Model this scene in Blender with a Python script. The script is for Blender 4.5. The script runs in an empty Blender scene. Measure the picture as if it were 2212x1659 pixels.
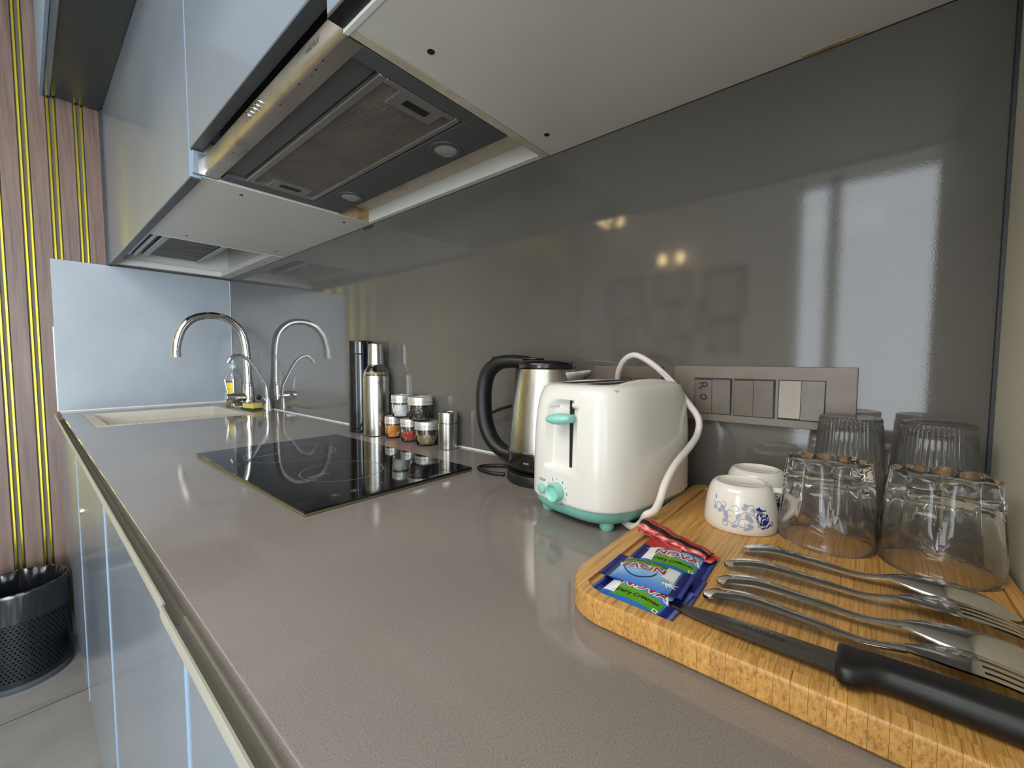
import bpy, bmesh, math, random
from mathutils import Vector, Matrix
random.seed(7)
PI = math.pi
ZC = 0.86            # height of the worktop; all scene z values below are relative to it
SC = bpy.context.scene
COL = SC.collection

# ------------------------------------------------------------------ camera
def make_camera():
    f, yaw, pitch, roll = 896.264, -0.704399, -0.0576051, 0.00327289
    fw = Vector((math.sin(yaw)*math.cos(pitch), math.cos(yaw)*math.cos(pitch), math.sin(pitch)))
    r = fw.cross(Vector((0, 0, 1))).normalized(); u = r.cross(fw)
    r2 = r*math.cos(roll)+u*math.sin(roll); u2 = -r*math.sin(roll)+u*math.cos(roll)
    c = bpy.data.cameras.new('camera'); o = bpy.data.objects.new('camera', c); COL.objects.link(o)
    c.sensor_fit = 'HORIZONTAL'; c.sensor_width = 36; c.lens = f/2212*36; c.clip_start = 0.01
    M = Matrix((r2, u2, -fw)).transposed().to_4x4(); M.translation = (2.3005, -0.64817, 0.201184+ZC)
    o.matrix_world = M
    SC.camera = o
make_camera()

# ------------------------------------------------------------------ world, light, exposure
def make_world():
    w = bpy.data.worlds.new('world'); SC.world = w; w.use_nodes = True
    bg = w.node_tree.nodes['Background']
    bg.inputs[0].default_value = (0.80, 0.90, 1.0, 1); bg.inputs[1].default_value = 1.0
make_world()
def area(name, loc, target, sx, sy, energy, color):
    l = bpy.data.lights.new(name, 'AREA'); l.shape = 'RECTANGLE'; l.size = sx; l.size_y = sy
    l.energy = energy; l.color = color
    o = bpy.data.objects.new(name, l); COL.objects.link(o)
    o.location = loc
    d = Vector(target)-Vector(loc); o.rotation_euler = d.to_track_quat('-Z', 'Y').to_euler()
    return o
# daylight entering by the wide balcony opening at the far end of the room and by the glazed door opposite
area('daylight_balcony', (4.85, -1.95, ZC+0.25), (0.0, -1.95, ZC+0.25), 2.4, 2.1, 230, (0.80, 0.91, 1.0))
area('daylight_glazed_door', (2.26, -3.50, ZC+0.36), (2.26, 0.0, ZC+0.36), 1.1, 2.4, 45, (0.86, 0.94, 1.0))
# warm ceiling panel of the room
area('ceiling_panel_light', (1.6, -1.75, ZC+1.60), (1.6, -1.75, ZC), 1.6, 1.0, 26, (1.0, 0.93, 0.84))
SC.cycles.max_bounces = 10; SC.cycles.diffuse_bounces = 3; SC.cycles.glossy_bounces = 5; SC.cycles.transmission_bounces = 10
SC.cycles.caustics_reflective = False; SC.cycles.adaptive_threshold = 0.025
SC.view_settings.view_transform = 'Standard'; SC.view_settings.look = 'None'
SC.view_settings.exposure = 0.18; SC.view_settings.gamma = 1.0
SC.view_settings.use_curve_mapping = False

# ------------------------------------------------------------------ materials
def lin(c):
    c = c/255.0
    return c/12.92 if c <= 0.04045 else ((c+0.055)/1.055)**2.4
def rgb(r, g, b): return (lin(r), lin(g), lin(b), 1.0)
def setin(b, names, v):
    for n in names:
        if n in b.inputs:
            b.inputs[n].default_value = v; return
def newmat(name):
    m = bpy.data.materials.new(name); m.use_nodes = True
    nt = m.node_tree; return m, nt, nt.nodes['Principled BSDF']
def mat(name, col, rough=0.5, metal=0.0, spec=0.5, coat=0.0, coat_r=0.05, trans=0.0, ior=1.5, aniso=0.0, emit=None, estr=0):
    m, nt, b = newmat(name)
    b.inputs['Base Color'].default_value = col; b.inputs['Roughness'].default_value = rough
    b.inputs['Metallic'].default_value = metal
    setin(b, ['Specular IOR Level'], spec); setin(b, ['Coat Weight'], coat); setin(b, ['Coat Roughness'], coat_r)
    setin(b, ['Transmission Weight'], trans); b.inputs['IOR'].default_value = ior
    if aniso: setin(b, ['Anisotropic'], aniso)
    if emit: setin(b, ['Emission Color'], emit); setin(b, ['Emission Strength'], estr)
    return m
def ramp(nt, stops):
    n = nt.nodes.new('ShaderNodeValToRGB'); e = n.color_ramp.elements
    e[0].position, e[0].color = stops[0]; e[1].position, e[1].color = stops[-1]
    for p, c in stops[1:-1]:
        x = e.new(p); x.color = c
    return n
def coords(nt, scale=(1, 1, 1), kind='Object', rot=(0, 0, 0)):
    t = nt.nodes.new('ShaderNodeTexCoord'); mp = nt.nodes.new('ShaderNodeMapping')
    mp.inputs['Scale'].default_value = scale; mp.inputs['Rotation'].default_value = rot
    nt.links.new(t.outputs[kind], mp.inputs['Vector']); return mp.outputs['Vector']
def noise(nt, vec, scale, detail=4, rough=0.5):
    n = nt.nodes.new('ShaderNodeTexNoise'); n.inputs['Scale'].default_value = scale
    n.inputs['Detail'].default_value = detail; n.inputs['Roughness'].default_value = rough
    nt.links.new(vec, n.inputs['Vector']); return n.outputs['Fac']
def bump(nt, b, h, strength=0.1, dist=0.001):
    n = nt.nodes.new('ShaderNodeBump'); n.inputs['Strength'].default_value = strength; n.inputs['Distance'].default_value = dist
    nt.links.new(h, n.inputs['Height']); nt.links.new(n.outputs[0], b.inputs['Normal'])
def noisy(name, stops, scale, rough=0.4, metal=0, vscale=(1, 1, 1), detail=4, bmp=0, bdist=0.001, rr=None, coat=0, coat_r=.05, spec=.5, nr=.5, kind='Object'):
    m, nt, b = newmat(name)
    v = coords(nt, vscale, kind); f = noise(nt, v, scale, detail, nr)
    r = ramp(nt, stops); nt.links.new(f, r.inputs[0]); nt.links.new(r.outputs[0], b.inputs['Base Color'])
    b.inputs['Metallic'].default_value = metal; b.inputs['Roughness'].default_value = rough
    setin(b, ['Coat Weight'], coat); setin(b, ['Coat Roughness'], coat_r); setin(b, ['Specular IOR Level'], spec)
    if rr:
        q = ramp(nt, [(0.3, (rr[0],)*3+(1,)), (0.7, (rr[1],)*3+(1,))]); nt.links.new(f, q.inputs[0]); nt.links.new(q.outputs[0], b.inputs['Roughness'])
    if bmp: bump(nt, b, f, bmp, bdist)
    return m
def speckled(name, base, dark, light, scale, rough, coat=0.0, coat_r=0.05):
    m, nt, b = newmat(name)
    v = coords(nt)
    f = noise(nt, v, scale, 2, .6); g = noise(nt, v, 6, 3)
    r = ramp(nt, [(0.30, dark), (0.45, base), (0.62, base), (0.76, light)]); nt.links.new(f, r.inputs[0])
    r2 = ramp(nt, [(0.3, (.94, .94, .94, 1)), (0.7, (1.04, 1.04, 1.04, 1))]); nt.links.new(g, r2.inputs[0])
    mx = nt.nodes.new('ShaderNodeMix'); mx.data_type = 'RGBA'; mx.blend_type = 'MULTIPLY'; mx.inputs[0].default_value = 1
    nt.links.new(r.outputs[0], mx.inputs[6]); nt.links.new(r2.outputs[0], mx.inputs[7]); nt.links.new(mx.outputs[2], b.inputs['Base Color'])
    b.inputs['Roughness'].default_value = rough; setin(b, ['Coat Weight'], coat); setin(b, ['Coat Roughness'], coat_r)
    bump(nt, b, f, 0.03, 0.0004)
    return m

M = {}
M['counter'] = speckled('grey_quartz', rgb(139, 131, 125), rgb(114, 106, 100), rgb(160, 153, 147), 900, 0.075)
M['splash'] = speckled('grey_splash_slab', rgb(102, 99, 95), rgb(90, 87, 84), rgb(112, 109, 105), 700, 0.035)
M['splash_left'] = speckled('grey_splash_slab_daylit', rgb(162, 169, 177), rgb(154, 161, 169), rgb(170, 176, 183), 700, 0.2)  # same grey slab, with the cool daylight on it put into the colour
M['door'] = noisy('grey_gloss_laminate', [(.3, rgb(118, 127, 137)), (.7, rgb(126, 134, 143))], 3, .16, rr=(.11, .18))
M['door_edge'] = mat('pale_edge_band', rgb(132, 152, 174), .35)
M['door_dark'] = mat('dark_grey_edge', rgb(70, 72, 76), .45)
M['loft'] = noisy('dark_grey_board', [(.3, rgb(48, 52, 57)), (.7, rgb(55, 59, 64))], 8, .35)
M['white_board'] = noisy('white_melamine', [(.3, rgb(222, 219, 211)), (.7, rgb(230, 227, 220))], 4, .38)
M['white_edge'] = mat('white_edge_tape', rgb(235, 235, 228), .4)
M['beige_board'] = noisy('aged_cream_board', [(.3, rgb(196, 184, 160)), (.6, rgb(212, 203, 182)), (.8, rgb(170, 150, 120))], 14, .5)
M['dirty_board'] = noisy('greasy_cream_board', [(.30, rgb(120, 84, 40)), (.5, rgb(190, 165, 120)), (.7, rgb(214, 200, 170))], 22, .5)
M['screw'] = mat('dark_bronze_screw', rgb(70, 56, 44), .4, .7)
M['hood_steel'] = noisy('stained_brushed_steel', [(.26, rgb(150, 144, 134)), (.45, rgb(196, 192, 184)), (.75, rgb(208, 205, 198))], 18, .32, 1.0, vscale=(.5, 1, 1), detail=6, rr=(.45, .28))
M['hood_grey'] = mat('grey_painted_metal', rgb(98, 100, 101), .42, .3)
M['hood_dark'] = mat('black_hood_housing', rgb(18, 18, 20), .5)
M['alu'] = mat('satin_aluminium', rgb(176, 176, 174), .35, .9)
M['alu_beige'] = noisy('champagne_aluminium', [(.3, rgb(176, 172, 158)), (.7, rgb(187, 183, 170))], 10, .42, .35)
M['lamp_glass'] = mat('frosted_lamp_glass', rgb(205, 205, 200), .35, trans=.3)
M['chrome'] = mat('chrome', rgb(225, 226, 228), .07, 1.0)
M['steel'] = noisy('brushed_steel', [(.3, rgb(176, 174, 168)), (.7, rgb(196, 194, 190))], 60, .24, 1.0, vscale=(1, 1, .04), detail=3, rr=(.20, .30))
M['cutlery'] = noisy('polished_steel', [(.3, rgb(214, 212, 208)), (.7, rgb(224, 222, 218))], 20, .07, 1.0, rr=(.05, .10))
M['black_gloss'] = mat('black_gloss', rgb(14, 14, 17), .12, 0, coat=.5)
M['navy_gloss'] = mat('black_enamel', rgb(13, 16, 23), .10, 0, coat=.15)
M['black_plastic'] = noisy('black_plastic', [(.3, rgb(20, 20, 21)), (.7, rgb(26, 26, 27))], 200, .42, bmp=.05, bdist=.0005)
M['hob_glass'] = mat('black_hob_glass', rgb(9, 10, 12), .045, spec=.5)
M['hob_print'] = mat('grey_hob_print', rgb(150, 152, 154), .4)
M['hob_edge'] = mat('brass_tinted_hob_edge', rgb(120, 112, 84), .35, .6)
M['ceramic'] = mat('white_porcelain', rgb(240, 236, 228), .12, coat=.5)
M['print_pale'] = mat('pale_blue_print', rgb(168, 178, 202), .2)
M['print_blue'] = mat('cobalt_print', rgb(26, 48, 138), .2)
M['toaster_white'] = mat('ivory_gloss_plastic', rgb(236, 234, 229), .2, coat=.25)
M['mint'] = mat('mint_plastic', rgb(146, 214, 202), .3, coat=.1)
M['mint_base'] = mat('mint_base_plastic', rgb(138, 205, 194), .38)
M['dark_slot'] = mat('dark_slot', rgb(22, 20, 18), .6)
M['ink'] = mat('dark_ink', rgb(30, 28, 28), .5)
M['white_cord'] = mat('white_rubber_cord', rgb(236, 226, 222), .4)
M['cord_print'] = mat('grey_cord_print', rgb(150, 142, 140), .5)
M['switch_plate'] = noisy('dusty_bronze_plate', [(.3, rgb(116, 106, 95)), (.7, rgb(128, 118, 107))], 24, .38, .15)
M['switch'] = noisy('bronze_rocker', [(.3, rgb(104, 95, 86)), (.7, rgb(116, 107, 97))], 30, .34, .15)
M['switch_worn'] = noisy('worn_pale_rocker', [(.3, rgb(146, 138, 124)), (.7, rgb(158, 150, 136))], 30, .34, .15)
M['brass'] = mat('brass_strip', rgb(222, 205, 70), .22, 1.0)
M['groove'] = mat('dark_groove_panel', rgb(92, 84, 74), .5)
M['cream_wall'] = noisy('cream_painted_wall', [(.3, rgb(232, 230, 208)), (.7, rgb(238, 236, 216))], 3, .55)
M['room_wall'] = noisy('warm_painted_wall', [(.3, rgb(212, 205, 192)), (.7, rgb(218, 211, 199))], 2, .6)
M['ceiling'] = noisy('white_ceiling_paint', [(.3, rgb(226, 224, 218)), (.7, rgb(232, 230, 226))], 2, .7)
M['caulk'] = mat('white_caulk', rgb(226, 228, 228), .5)
M['sink'] = speckled('beige_granite_sink', rgb(202, 194, 182), rgb(160, 150, 136), rgb(224, 218, 208), 420, .5)
M['glass'] = mat('clear_glass', (1, 1, 1, 1), 0.0, trans=1.0, ior=1.45)
M['glass_dim'] = mat('glass_white_sheen', (.99, .98, .96, 1), 0.0, trans=.985, ior=1.45)  # slight white diffuse share stands in for bright reflections in the fluted tumblers
M['glass_ribbed'] = mat('ribbed_glass_white_sheen', (1, 1, 1, 1), 0.0, trans=.96, ior=1.42)  # stronger white share, painting the pale room reflections into the ribs
M['pane'] = mat('window_pane', (1, 1, 1, 1), 0.0, trans=1.0, ior=1.05)
M['frame_white'] = mat('white_window_frame', rgb(225, 226, 226), .4)
M['frame_dark'] = mat('dark_picture_frame', rgb(62, 50, 42), .4)
M['picture'] = noisy('muted_picture', [(.3, rgb(150, 140, 126)), (.5, rgb(188, 180, 166)), (.7, rgb(120, 116, 110))], 9, .5)
M['yellow_label'] = mat('yellow_label', rgb(250, 220, 20), .4)
M['blue_label'] = mat('blue_label', rgb(30, 60, 140), .4)
M['soap'] = mat('olive_dish_soap', rgb(168, 160, 30), .15, trans=.4, ior=1.35)
M['sponge'] = noisy('yellow_sponge', [(.3, rgb(206, 184, 90)), (.7, rgb(226, 206, 118))], 260, .9, bmp=.6, bdist=.002)
M['scour'] = noisy('green_scourer', [(.3, rgb(30, 70, 36)), (.7, rgb(52, 96, 52))], 400, .95, bmp=.6, bdist=.002)
M['plug_plastic'] = mat('clear_bottle_cap', rgb(205, 220, 226), .25, trans=.4)
M['bin'] = mat('black_painted_metal', rgb(26, 28, 32), .36, .2)
M['bag'] = mat('black_bin_liner', rgb(24, 25, 28), .20, spec=.8)
M['bin_ring'] = mat('grey_rubber_ring', rgb(62, 68, 76), .5)
M['knife_steel'] = noisy('brushed_blade_steel', [(.3, rgb(118, 114, 108)), (.7, rgb(140, 136, 130))], 40, .3, 1.0, vscale=(.2, 4, 1))
M['serration'] = mat('ground_serration', rgb(205, 202, 196), .25, 1.0)
M['dark_mesh'] = noisy('dirty_drip_mesh', [(.3, rgb(52, 44, 34)), (.6, rgb(96, 86, 70)), (.8, rgb(150, 142, 126))], 26, .45, .4, vscale=(1, .15, 1))
for n, c in dict(turmeric=[(226, 130, 14), (240, 160, 40)], chilli=[(166, 48, 26), (196, 72, 44)], seeds=[(118, 106, 62), (176, 160, 108)], salt=[(226, 228, 228), (244, 245, 245)], clove=[(38, 28, 24), (66, 48, 40)]).items():
    M[n] = noisy(n+'_spice', [(.35, rgb(*c[0])), (.65, rgb(*c[1]))], 600 if n in ('seeds', 'clove') else 300, .9, bmp=.5, bdist=.001)
M['jar_lid'] = noisy('pale_tin_lid', [(.3, rgb(212, 210, 202)), (.7, rgb(226, 224, 218))], 40, .3, .55)
M['navy_foil'] = noisy('navy_foil', [(.3, rgb(18, 28, 96)), (.7, rgb(28, 42, 122))], 60, .3, .2)
M['print_red'] = mat('red_lettering', rgb(178, 34, 28), .35)
M['print_white'] = mat('white_print', rgb(240, 242, 245), .35)
M['print_black'] = mat('black_print', rgb(38, 44, 24), .4)
M['red_foil'] = noisy('red_foil', [(.3, rgb(150, 32, 32)), (.55, rgb(196, 70, 66)), (.75, rgb(226, 140, 132))], 50, .3, .2, vscale=(.3, 1.5, 1))
M['black_band'] = mat('black_foil_band', rgb(28, 24, 24), .4)
M['pink_foil'] = noisy('pink_foil', [(.38, rgb(150, 34, 34)), (.5, rgb(196, 74, 70)), (.64, rgb(230, 158, 150))], 420, .35, .15, vscale=(.3, 1.5, 1))
M['bulb'] = mat('warm_bulb', rgb(255, 214, 140), .4, emit=(1.0, .72, .36, 1), estr=16)

def two_tone(name, axis, stops, scale=1.0, off=0.0, rough=.3, metal=0.1):
    m, nt, b = newmat(name)
    t = nt.nodes.new('ShaderNodeTexCoord'); s = nt.nodes.new('ShaderNodeSeparateXYZ'); nt.links.new(t.outputs['Object'], s.inputs[0])
    q = nt.nodes.new('ShaderNodeMath'); q.operation = 'MULTIPLY_ADD'; q.inputs[1].default_value = scale; q.inputs[2].default_value = off
    nt.links.new(s.outputs[axis], q.inputs[0])
    r = ramp(nt, stops); nt.links.new(q.outputs[0], r.inputs[0]); nt.links.new(r.outputs[0], b.inputs['Base Color'])
    b.inputs['Roughness'].default_value = rough; b.inputs['Metallic'].default_value = metal
    return m
M['blue_wrap'] = two_tone('blue_sachet_print', 1, [(0.0, rgb(36, 96, 190)), (.35, rgb(60, 140, 216)), (.6, rgb(150, 200, 238)), (1.0, rgb(40, 104, 196))], 21.0, .5, .3)
M['green_band'] = two_tone('green_banner_print', 1, [(0.0, rgb(40, 120, 36)), (1.0, rgb(120, 180, 40))], 30.0, .9, .35, 0)

def wood_panel():
    m, nt, b = newmat('brown_wall_panel')
    v = coords(nt, (1, 1, .05)); f = noise(nt, v, 60, 5, .6)
    r = ramp(nt, [(.3, rgb(84, 65, 57)), (.5, rgb(110, 88, 78)), (.7, rgb(126, 104, 94))]); nt.links.new(f, r.inputs[0]); nt.links.new(r.outputs[0], b.inputs['Base Color'])
    b.inputs['Roughness'].default_value = .38
    return m
M['panel'] = wood_panel()
def bamboo(name, lo, mid, hi, end=False):
    m, nt, b = newmat(name)
    v = coords(nt, (1, .022, .5)); f = noise(nt, v, 620, 4, .7)
    v2 = coords(nt, (1, .06, 1)); g = noise(nt, v2, 90, 2)
    oi = nt.nodes.new('ShaderNodeObjectInfo')
    r = ramp(nt, [(.28, lo), (.5, mid), (.72, hi)]); nt.links.new(f, r.inputs[0])
    mm = nt.nodes.new('ShaderNodeMath'); mm.operation = 'MULTIPLY_ADD'; mm.inputs[1].default_value = .16; mm.inputs[2].default_value = .80; nt.links.new(oi.outputs['Random'], mm.inputs[0])
    m2 = nt.nodes.new('ShaderNodeMath'); m2.operation = 'MULTIPLY_ADD'; m2.inputs[1].default_value = .22; nt.links.new(g, m2.inputs[0]); nt.links.new(mm.outputs[0], m2.inputs[2])
    mx = nt.nodes.new('ShaderNodeMix'); mx.data_type = 'RGBA'; mx.blend_type = 'MULTIPLY'; mx.inputs[0].default_value = 1
    nt.links.new(r.outputs[0], mx.inputs[6]); nt.links.new(m2.outputs[0], mx.inputs[7]); nt.links.new(mx.outputs[2], b.inputs['Base Color'])
    b.inputs['Roughness'].default_value = .38; bump(nt, b, f, .08, .0004)
    return m
M['bamboo'] = bamboo('bamboo', rgb(148, 98, 42), rgb(204, 154, 85), rgb(220, 176, 108))
def filter_mat():
    m, nt, b = newmat('woven_filter_mesh')
    v = coords(nt); outs = []
    for ax in ('X', 'Y'):
        w = nt.nodes.new('ShaderNodeTexWave'); w.wave_type = 'BANDS'; w.bands_direction = ax; w.inputs['Scale'].default_value = 110; w.inputs['Distortion'].default_value = .6
        w.inputs['Detail'].default_value = 1; nt.links.new(v, w.inputs['Vector']); outs.append(w.outputs['Fac'])
    a = nt.nodes.new('ShaderNodeMath'); a.operation = 'MULTIPLY'; nt.links.new(outs[0], a.inputs[0]); nt.links.new(outs[1], a.inputs[1])
    g = noise(nt, v, 16, 3); mm = nt.nodes.new('ShaderNodeMath'); mm.operation = 'MULTIPLY_ADD'; mm.inputs[1].default_value = .35; nt.links.new(g, mm.inputs[0]); nt.links.new(a.outputs[0], mm.inputs[2])
    r = ramp(nt, [(.12, rgb(70, 64, 58)), (.5, rgb(150, 142, 132)), (.9, rgb(190, 184, 174))]); nt.links.new(mm.outputs[0], r.inputs[0]); nt.links.new(r.outputs[0], b.inputs['Base Color'])
    b.inputs['Metallic'].default_value = .5; b.inputs['Roughness'].default_value = .45; bump(nt, b, a.outputs[0], .8, .001)
    return m
M['filter'] = filter_mat()
M['tile'] = noisy('grey_stone_tile', [(.25, rgb(106, 104, 102)), (.5, rgb(142, 140, 137)), (.75, rgb(154, 152, 149))], 3.2, .42, vscale=(1, .5, 1), detail=8, nr=.62)
M['grout'] = mat('dark_grout', rgb(52, 50, 48), .8)

# ------------------------------------------------------------------ mesh helpers
TOP = []
def mesh_obj(name, me, material, parent=None, smooth=40):
    o = bpy.data.objects.new(name, me); COL.objects.link(o)
    if material is not None and len(me.materials) == 0: me.materials.append(M[material] if isinstance(material, str) else material)
    if smooth:
        me.polygons.foreach_set('use_smooth', [True]*len(me.polygons))
        me.set_sharp_from_angle(angle=math.radians(smooth))
    if smooth and len(me.polygons) < 500:
        w = o.modifiers.new('weighted_normals', 'WEIGHTED_NORMAL'); w.keep_sharp = True; w.weight = 80
    if parent is not None: o.parent = parent
    else: TOP.append(o)
    return o
class MB:
    def __init__(s): s.v = []; s.f = []
    def add(s, v, f):
        k = len(s.v); s.v += [tuple(p) for p in v]; s.f += [tuple(i+k for i in q) for q in f]; return s
    def mesh(s, name='m'):
        me = bpy.data.meshes.new(name); me.from_pydata(s.v, [], s.f)
        bm = bmesh.new(); bm.from_mesh(me); bmesh.ops.remove_doubles(bm, verts=bm.verts, dist=1e-6)
        bmesh.ops.recalc_face_normals(bm, faces=bm.faces); bm.to_mesh(me); bm.free(); me.update(); return me
    def build(s, name, material, parent=None, smooth=40): return mesh_obj(name, s.mesh(name), material, parent, smooth)
    def box(s, x0, x1, y0, y1, z0, z1, bev=0, seg=2):
        if not bev:
            v = [(x, y, z) for x in (x0, x1) for y in (y0, y1) for z in (z0, z1)]
            return s.add(v, [(0, 1, 3, 2), (4, 6, 7, 5), (0, 4, 5, 1), (2, 3, 7, 6), (0, 2, 6, 4), (1, 5, 7, 3)])
        bm = bmesh.new(); bmesh.ops.create_cube(bm, size=1)
        for q in bm.verts: q.co = Vector(((x0+x1)/2+q.co.x*(x1-x0), (y0+y1)/2+q.co.y*(y1-y0), (z0+z1)/2+q.co.z*(z1-z0)))
        bmesh.ops.bevel(bm, geom=bm.edges[:], offset=bev, segments=seg, affect='EDGES', profile=.5)
        bm.verts.index_update(); s.add([q.co for q in bm.verts], [[w.index for w in f.verts] for f in bm.faces]); bm.free(); return s
    def lathe(s, prof, n=48, fn=None, c=(0, 0), z0=0, close=False):
        rows = []; k = 0; v = []
        for i, (r, z) in enumerate(prof):
            if r < 1e-7: rows.append([k]); v.append((c[0], c[1], z+z0)); k += 1
            else:
                row = []
                for j in range(n):
                    t = 2*PI*j/n; q = fn(t, z, r, i) if fn else 0; dz = 0
                    if isinstance(q, tuple): q, dz = q
                    rr = r+q; v.append((c[0]+rr*math.cos(t), c[1]+rr*math.sin(t), z+z0+dz)); row.append(k); k += 1
                rows.append(row)
        f = []
        pairs = list(zip(rows, rows[1:]))
        if close: pairs.append((rows[-1], rows[0]))
        for a, b in pairs:
            for j in range(n):
                j2 = (j+1) % n
                if len(a) == 1 and len(b) == 1: break
                if len(a) == 1: f.append((a[0], b[j], b[j2]))
                elif len(b) == 1: f.append((a[j], b[0], a[j2]))
                else: f.append((a[j], b[j], b[j2], a[j2]))
        return s.add(v, f)
    def tube(s, pts, rad, n=12, caps=True, closed=False, flat=1.0, up=None):
        P = [Vector(p) for p in pts]; L = len(P)
        R = rad if isinstance(rad, (list, tuple)) else [rad]*L
        v = []; f = []; prev = None
        for i, p in enumerate(P):
            if closed: t = (P[(i+1) % L]-P[i-1])
            else: t = (P[min(i+1, L-1)]-P[max(i-1, 0)])
            t.normalize()
            if prev is None:
                a = Vector(up) if up else (Vector((0, 0, 1)) if abs(t.z) < .9 else Vector((1, 0, 0)))
                nn = (a-t*a.dot(t)).normalized()
            else:
                nn = (prev-t*prev.dot(t))
                nn = nn.normalized() if nn.length > 1e-6 else prev
            prev = nn; bn = t.cross(nn)
            for j in range(n):
                q = 2*PI*j/n; v.append(p+nn*math.cos(q)*R[i]+bn*math.sin(q)*R[i]*flat)
        for i in range(L if closed else L-1):
            for j in range(n):
                i2 = (i+1) % L; j2 = (j+1) % n
                f.append((i*n+j, i*n+j2, i2*n+j2, i2*n+j))
        if caps and not closed:
            f.append(tuple(range(n-1, -1, -1))); f.append(tuple((L-1)*n+j for j in range(n)))
        return s.add(v, f)
    def prism(s, poly, z0, z1):
        n = len(poly); v = [(x, y, z0) for x, y in poly]+[(x, y, z1) for x, y in poly]
        f = [tuple(range(n-1, -1, -1)), tuple(range(n, 2*n))]+[(i, (i+1) % n, n+(i+1) % n, n+i) for i in range(n)]
        return s.add(v, f)
    def sheet(s, fn, nu, nv, thick=None):
        g = [[fn(i/nu, j/nv) for j in range(nv+1)] for i in range(nu+1)]
        k = (nv+1); v = [p for row in g for p in row]
        f = [(i*k+j, (i+1)*k+j, (i+1)*k+j+1, i*k+j+1) for i in range(nu) for j in range(nv)]
        if thick:
            N = len(v); v = v+[(p[0], p[1], p[2]-thick) for p in v]
            f += [tuple(N+q for q in reversed(x)) for x in f]
            for i in range(nu):
                f.append((i*k, i*k+N, (i+1)*k+N, (i+1)*k)); a = i*k+nv; b = a+k; f.append((a, b, b+N, a+N))
            for j in range(nv):
                f.append((j, j+1, j+1+N, j+N)); a = nu*k+j; f.append((a, a+N, a+1+N, a+1))
        return s.add(v, f)
def spline(pts, k=8, closed=False):
    P = [Vector(p) for p in pts]; out = []; L = len(P)
    for i in range(L if closed else L-1):
        p0 = P[i-1] if (i > 0 or closed) else P[0]*2-P[1]
        p1 = P[i]; p2 = P[(i+1) % L]
        p3 = P[(i+2) % L] if (i+2 < L or closed) else P[-1]*2-P[-2]
        for j in range(k):
            t = j/k
            out.append(.5*((2*p1)+(-p0+p2)*t+(2*p0-5*p1+4*p2-p3)*t*t+(-p0+3*p1-3*p2+p3)*t**3))
    if not closed: out.append(P[-1])
    return out
def lerp_tab(tab, t):
    """smooth monotone interpolation through (position, value) pairs"""
    n = len(tab)
    if t <= tab[0][0]: return tab[0][1]
    if t >= tab[-1][0]: return tab[-1][1]
    d = [(tab[i+1][1]-tab[i][1])/(tab[i+1][0]-tab[i][0]) for i in range(n-1)]
    def slope(i):
        if i == 0: return d[0]
        if i == n-1: return d[-1]
        return 0.0 if d[i-1]*d[i] <= 0 else 2*d[i-1]*d[i]/(d[i-1]+d[i])
    for i in range(n-1):
        if t <= tab[i+1][0]:
            h = tab[i+1][0]-tab[i][0]; w = (t-tab[i][0])/h; a, b = tab[i][1], tab[i+1][1]; m0, m1 = slope(i)*h, slope(i+1)*h
            return (2*w**3-3*w*w+1)*a+(w**3-2*w*w+w)*m0+(-2*w**3+3*w*w)*b+(w**3-w*w)*m1
    return tab[-1][1]
def tag(o, label, cat, group=None, kind=None):
    if label: o['label'] = label
    if cat: o['category'] = cat
    if group: o['group'] = group
    if kind: o['kind'] = kind
    return o
def thing(name, label, cat, loc=(0, 0, 0), rz=0, group=None):
    o = bpy.data.objects.new(name, None); COL.objects.link(o); o.empty_display_size = .02
    o.location = loc; o.rotation_euler = (0, 0, rz); TOP.append(o)
    return tag(o, label, cat, group)
def struct(o, label=None): o['kind'] = 'structure'; 
def text_mesh(s, size, extrude=0.0, align='CENTER', shear=0.0, offset=0.0):
    c = bpy.data.curves.new('t', 'FONT'); c.body = s; c.size = size; c.extrude = extrude; c.align_x = align; c.align_y = 'CENTER'; c.shear = shear; c.offset = offset
    c.resolution_u = 3
    o = bpy.data.objects.new('t', c); COL.objects.link(o)
    dg = bpy.context.evaluated_depsgraph_get(); me = bpy.data.meshes.new_from_object(o.evaluated_get(dg))
    bpy.data.objects.remove(o); bpy.data.curves.remove(c); me.materials.clear()
    return me
def text_obj(name, s, size, material, parent, mtx, bold=0.0, warp=None):
    me = text_mesh(s, size, offset=bold)
    for v in me.vertices:
        p = v.co.copy()
        v.co = warp(p) if warp else mtx @ p
    me.update()
    return mesh_obj(name, me, material, parent, 0)
def frame_mtx(o, x, y):
    o, x, y = Vector(o), Vector(x).normalized(), Vector(y).normalized(); z = x.cross(y)
    m = Matrix((x, y, z)).transposed().to_4x4(); m.translation = o; return m
def copy_tree(o, parent=None):
    c = o.copy(); COL.objects.link(c); c.parent = parent
    if parent is None: TOP.append(c)
    for ch in o.children: copy_tree(ch, c)
    return c
# ------------------------------------------------------------------ the room
H1 = 0.579; FL = -0.86; CE = 1.62; LR = 2.404; D = 0.567
def transparent_pane():
    m = bpy.data.materials.new('thin_window_glass'); m.use_nodes = True; nt = m.node_tree; nt.nodes.clear()
    o = nt.nodes.new('ShaderNodeOutputMaterial'); mx = nt.nodes.new('ShaderNodeMixShader'); t = nt.nodes.new('ShaderNodeBsdfTransparent'); g = nt.nodes.new('ShaderNodeBsdfGlossy')
    g.inputs['Roughness'].default_value = .02; mx.inputs[0].default_value = .06
    nt.links.new(t.outputs[0], mx.inputs[1]); nt.links.new(g.outputs[0], mx.inputs[2]); nt.links.new(mx.outputs[0], o.inputs[0]); return m
M['pane'] = transparent_pane()

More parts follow.
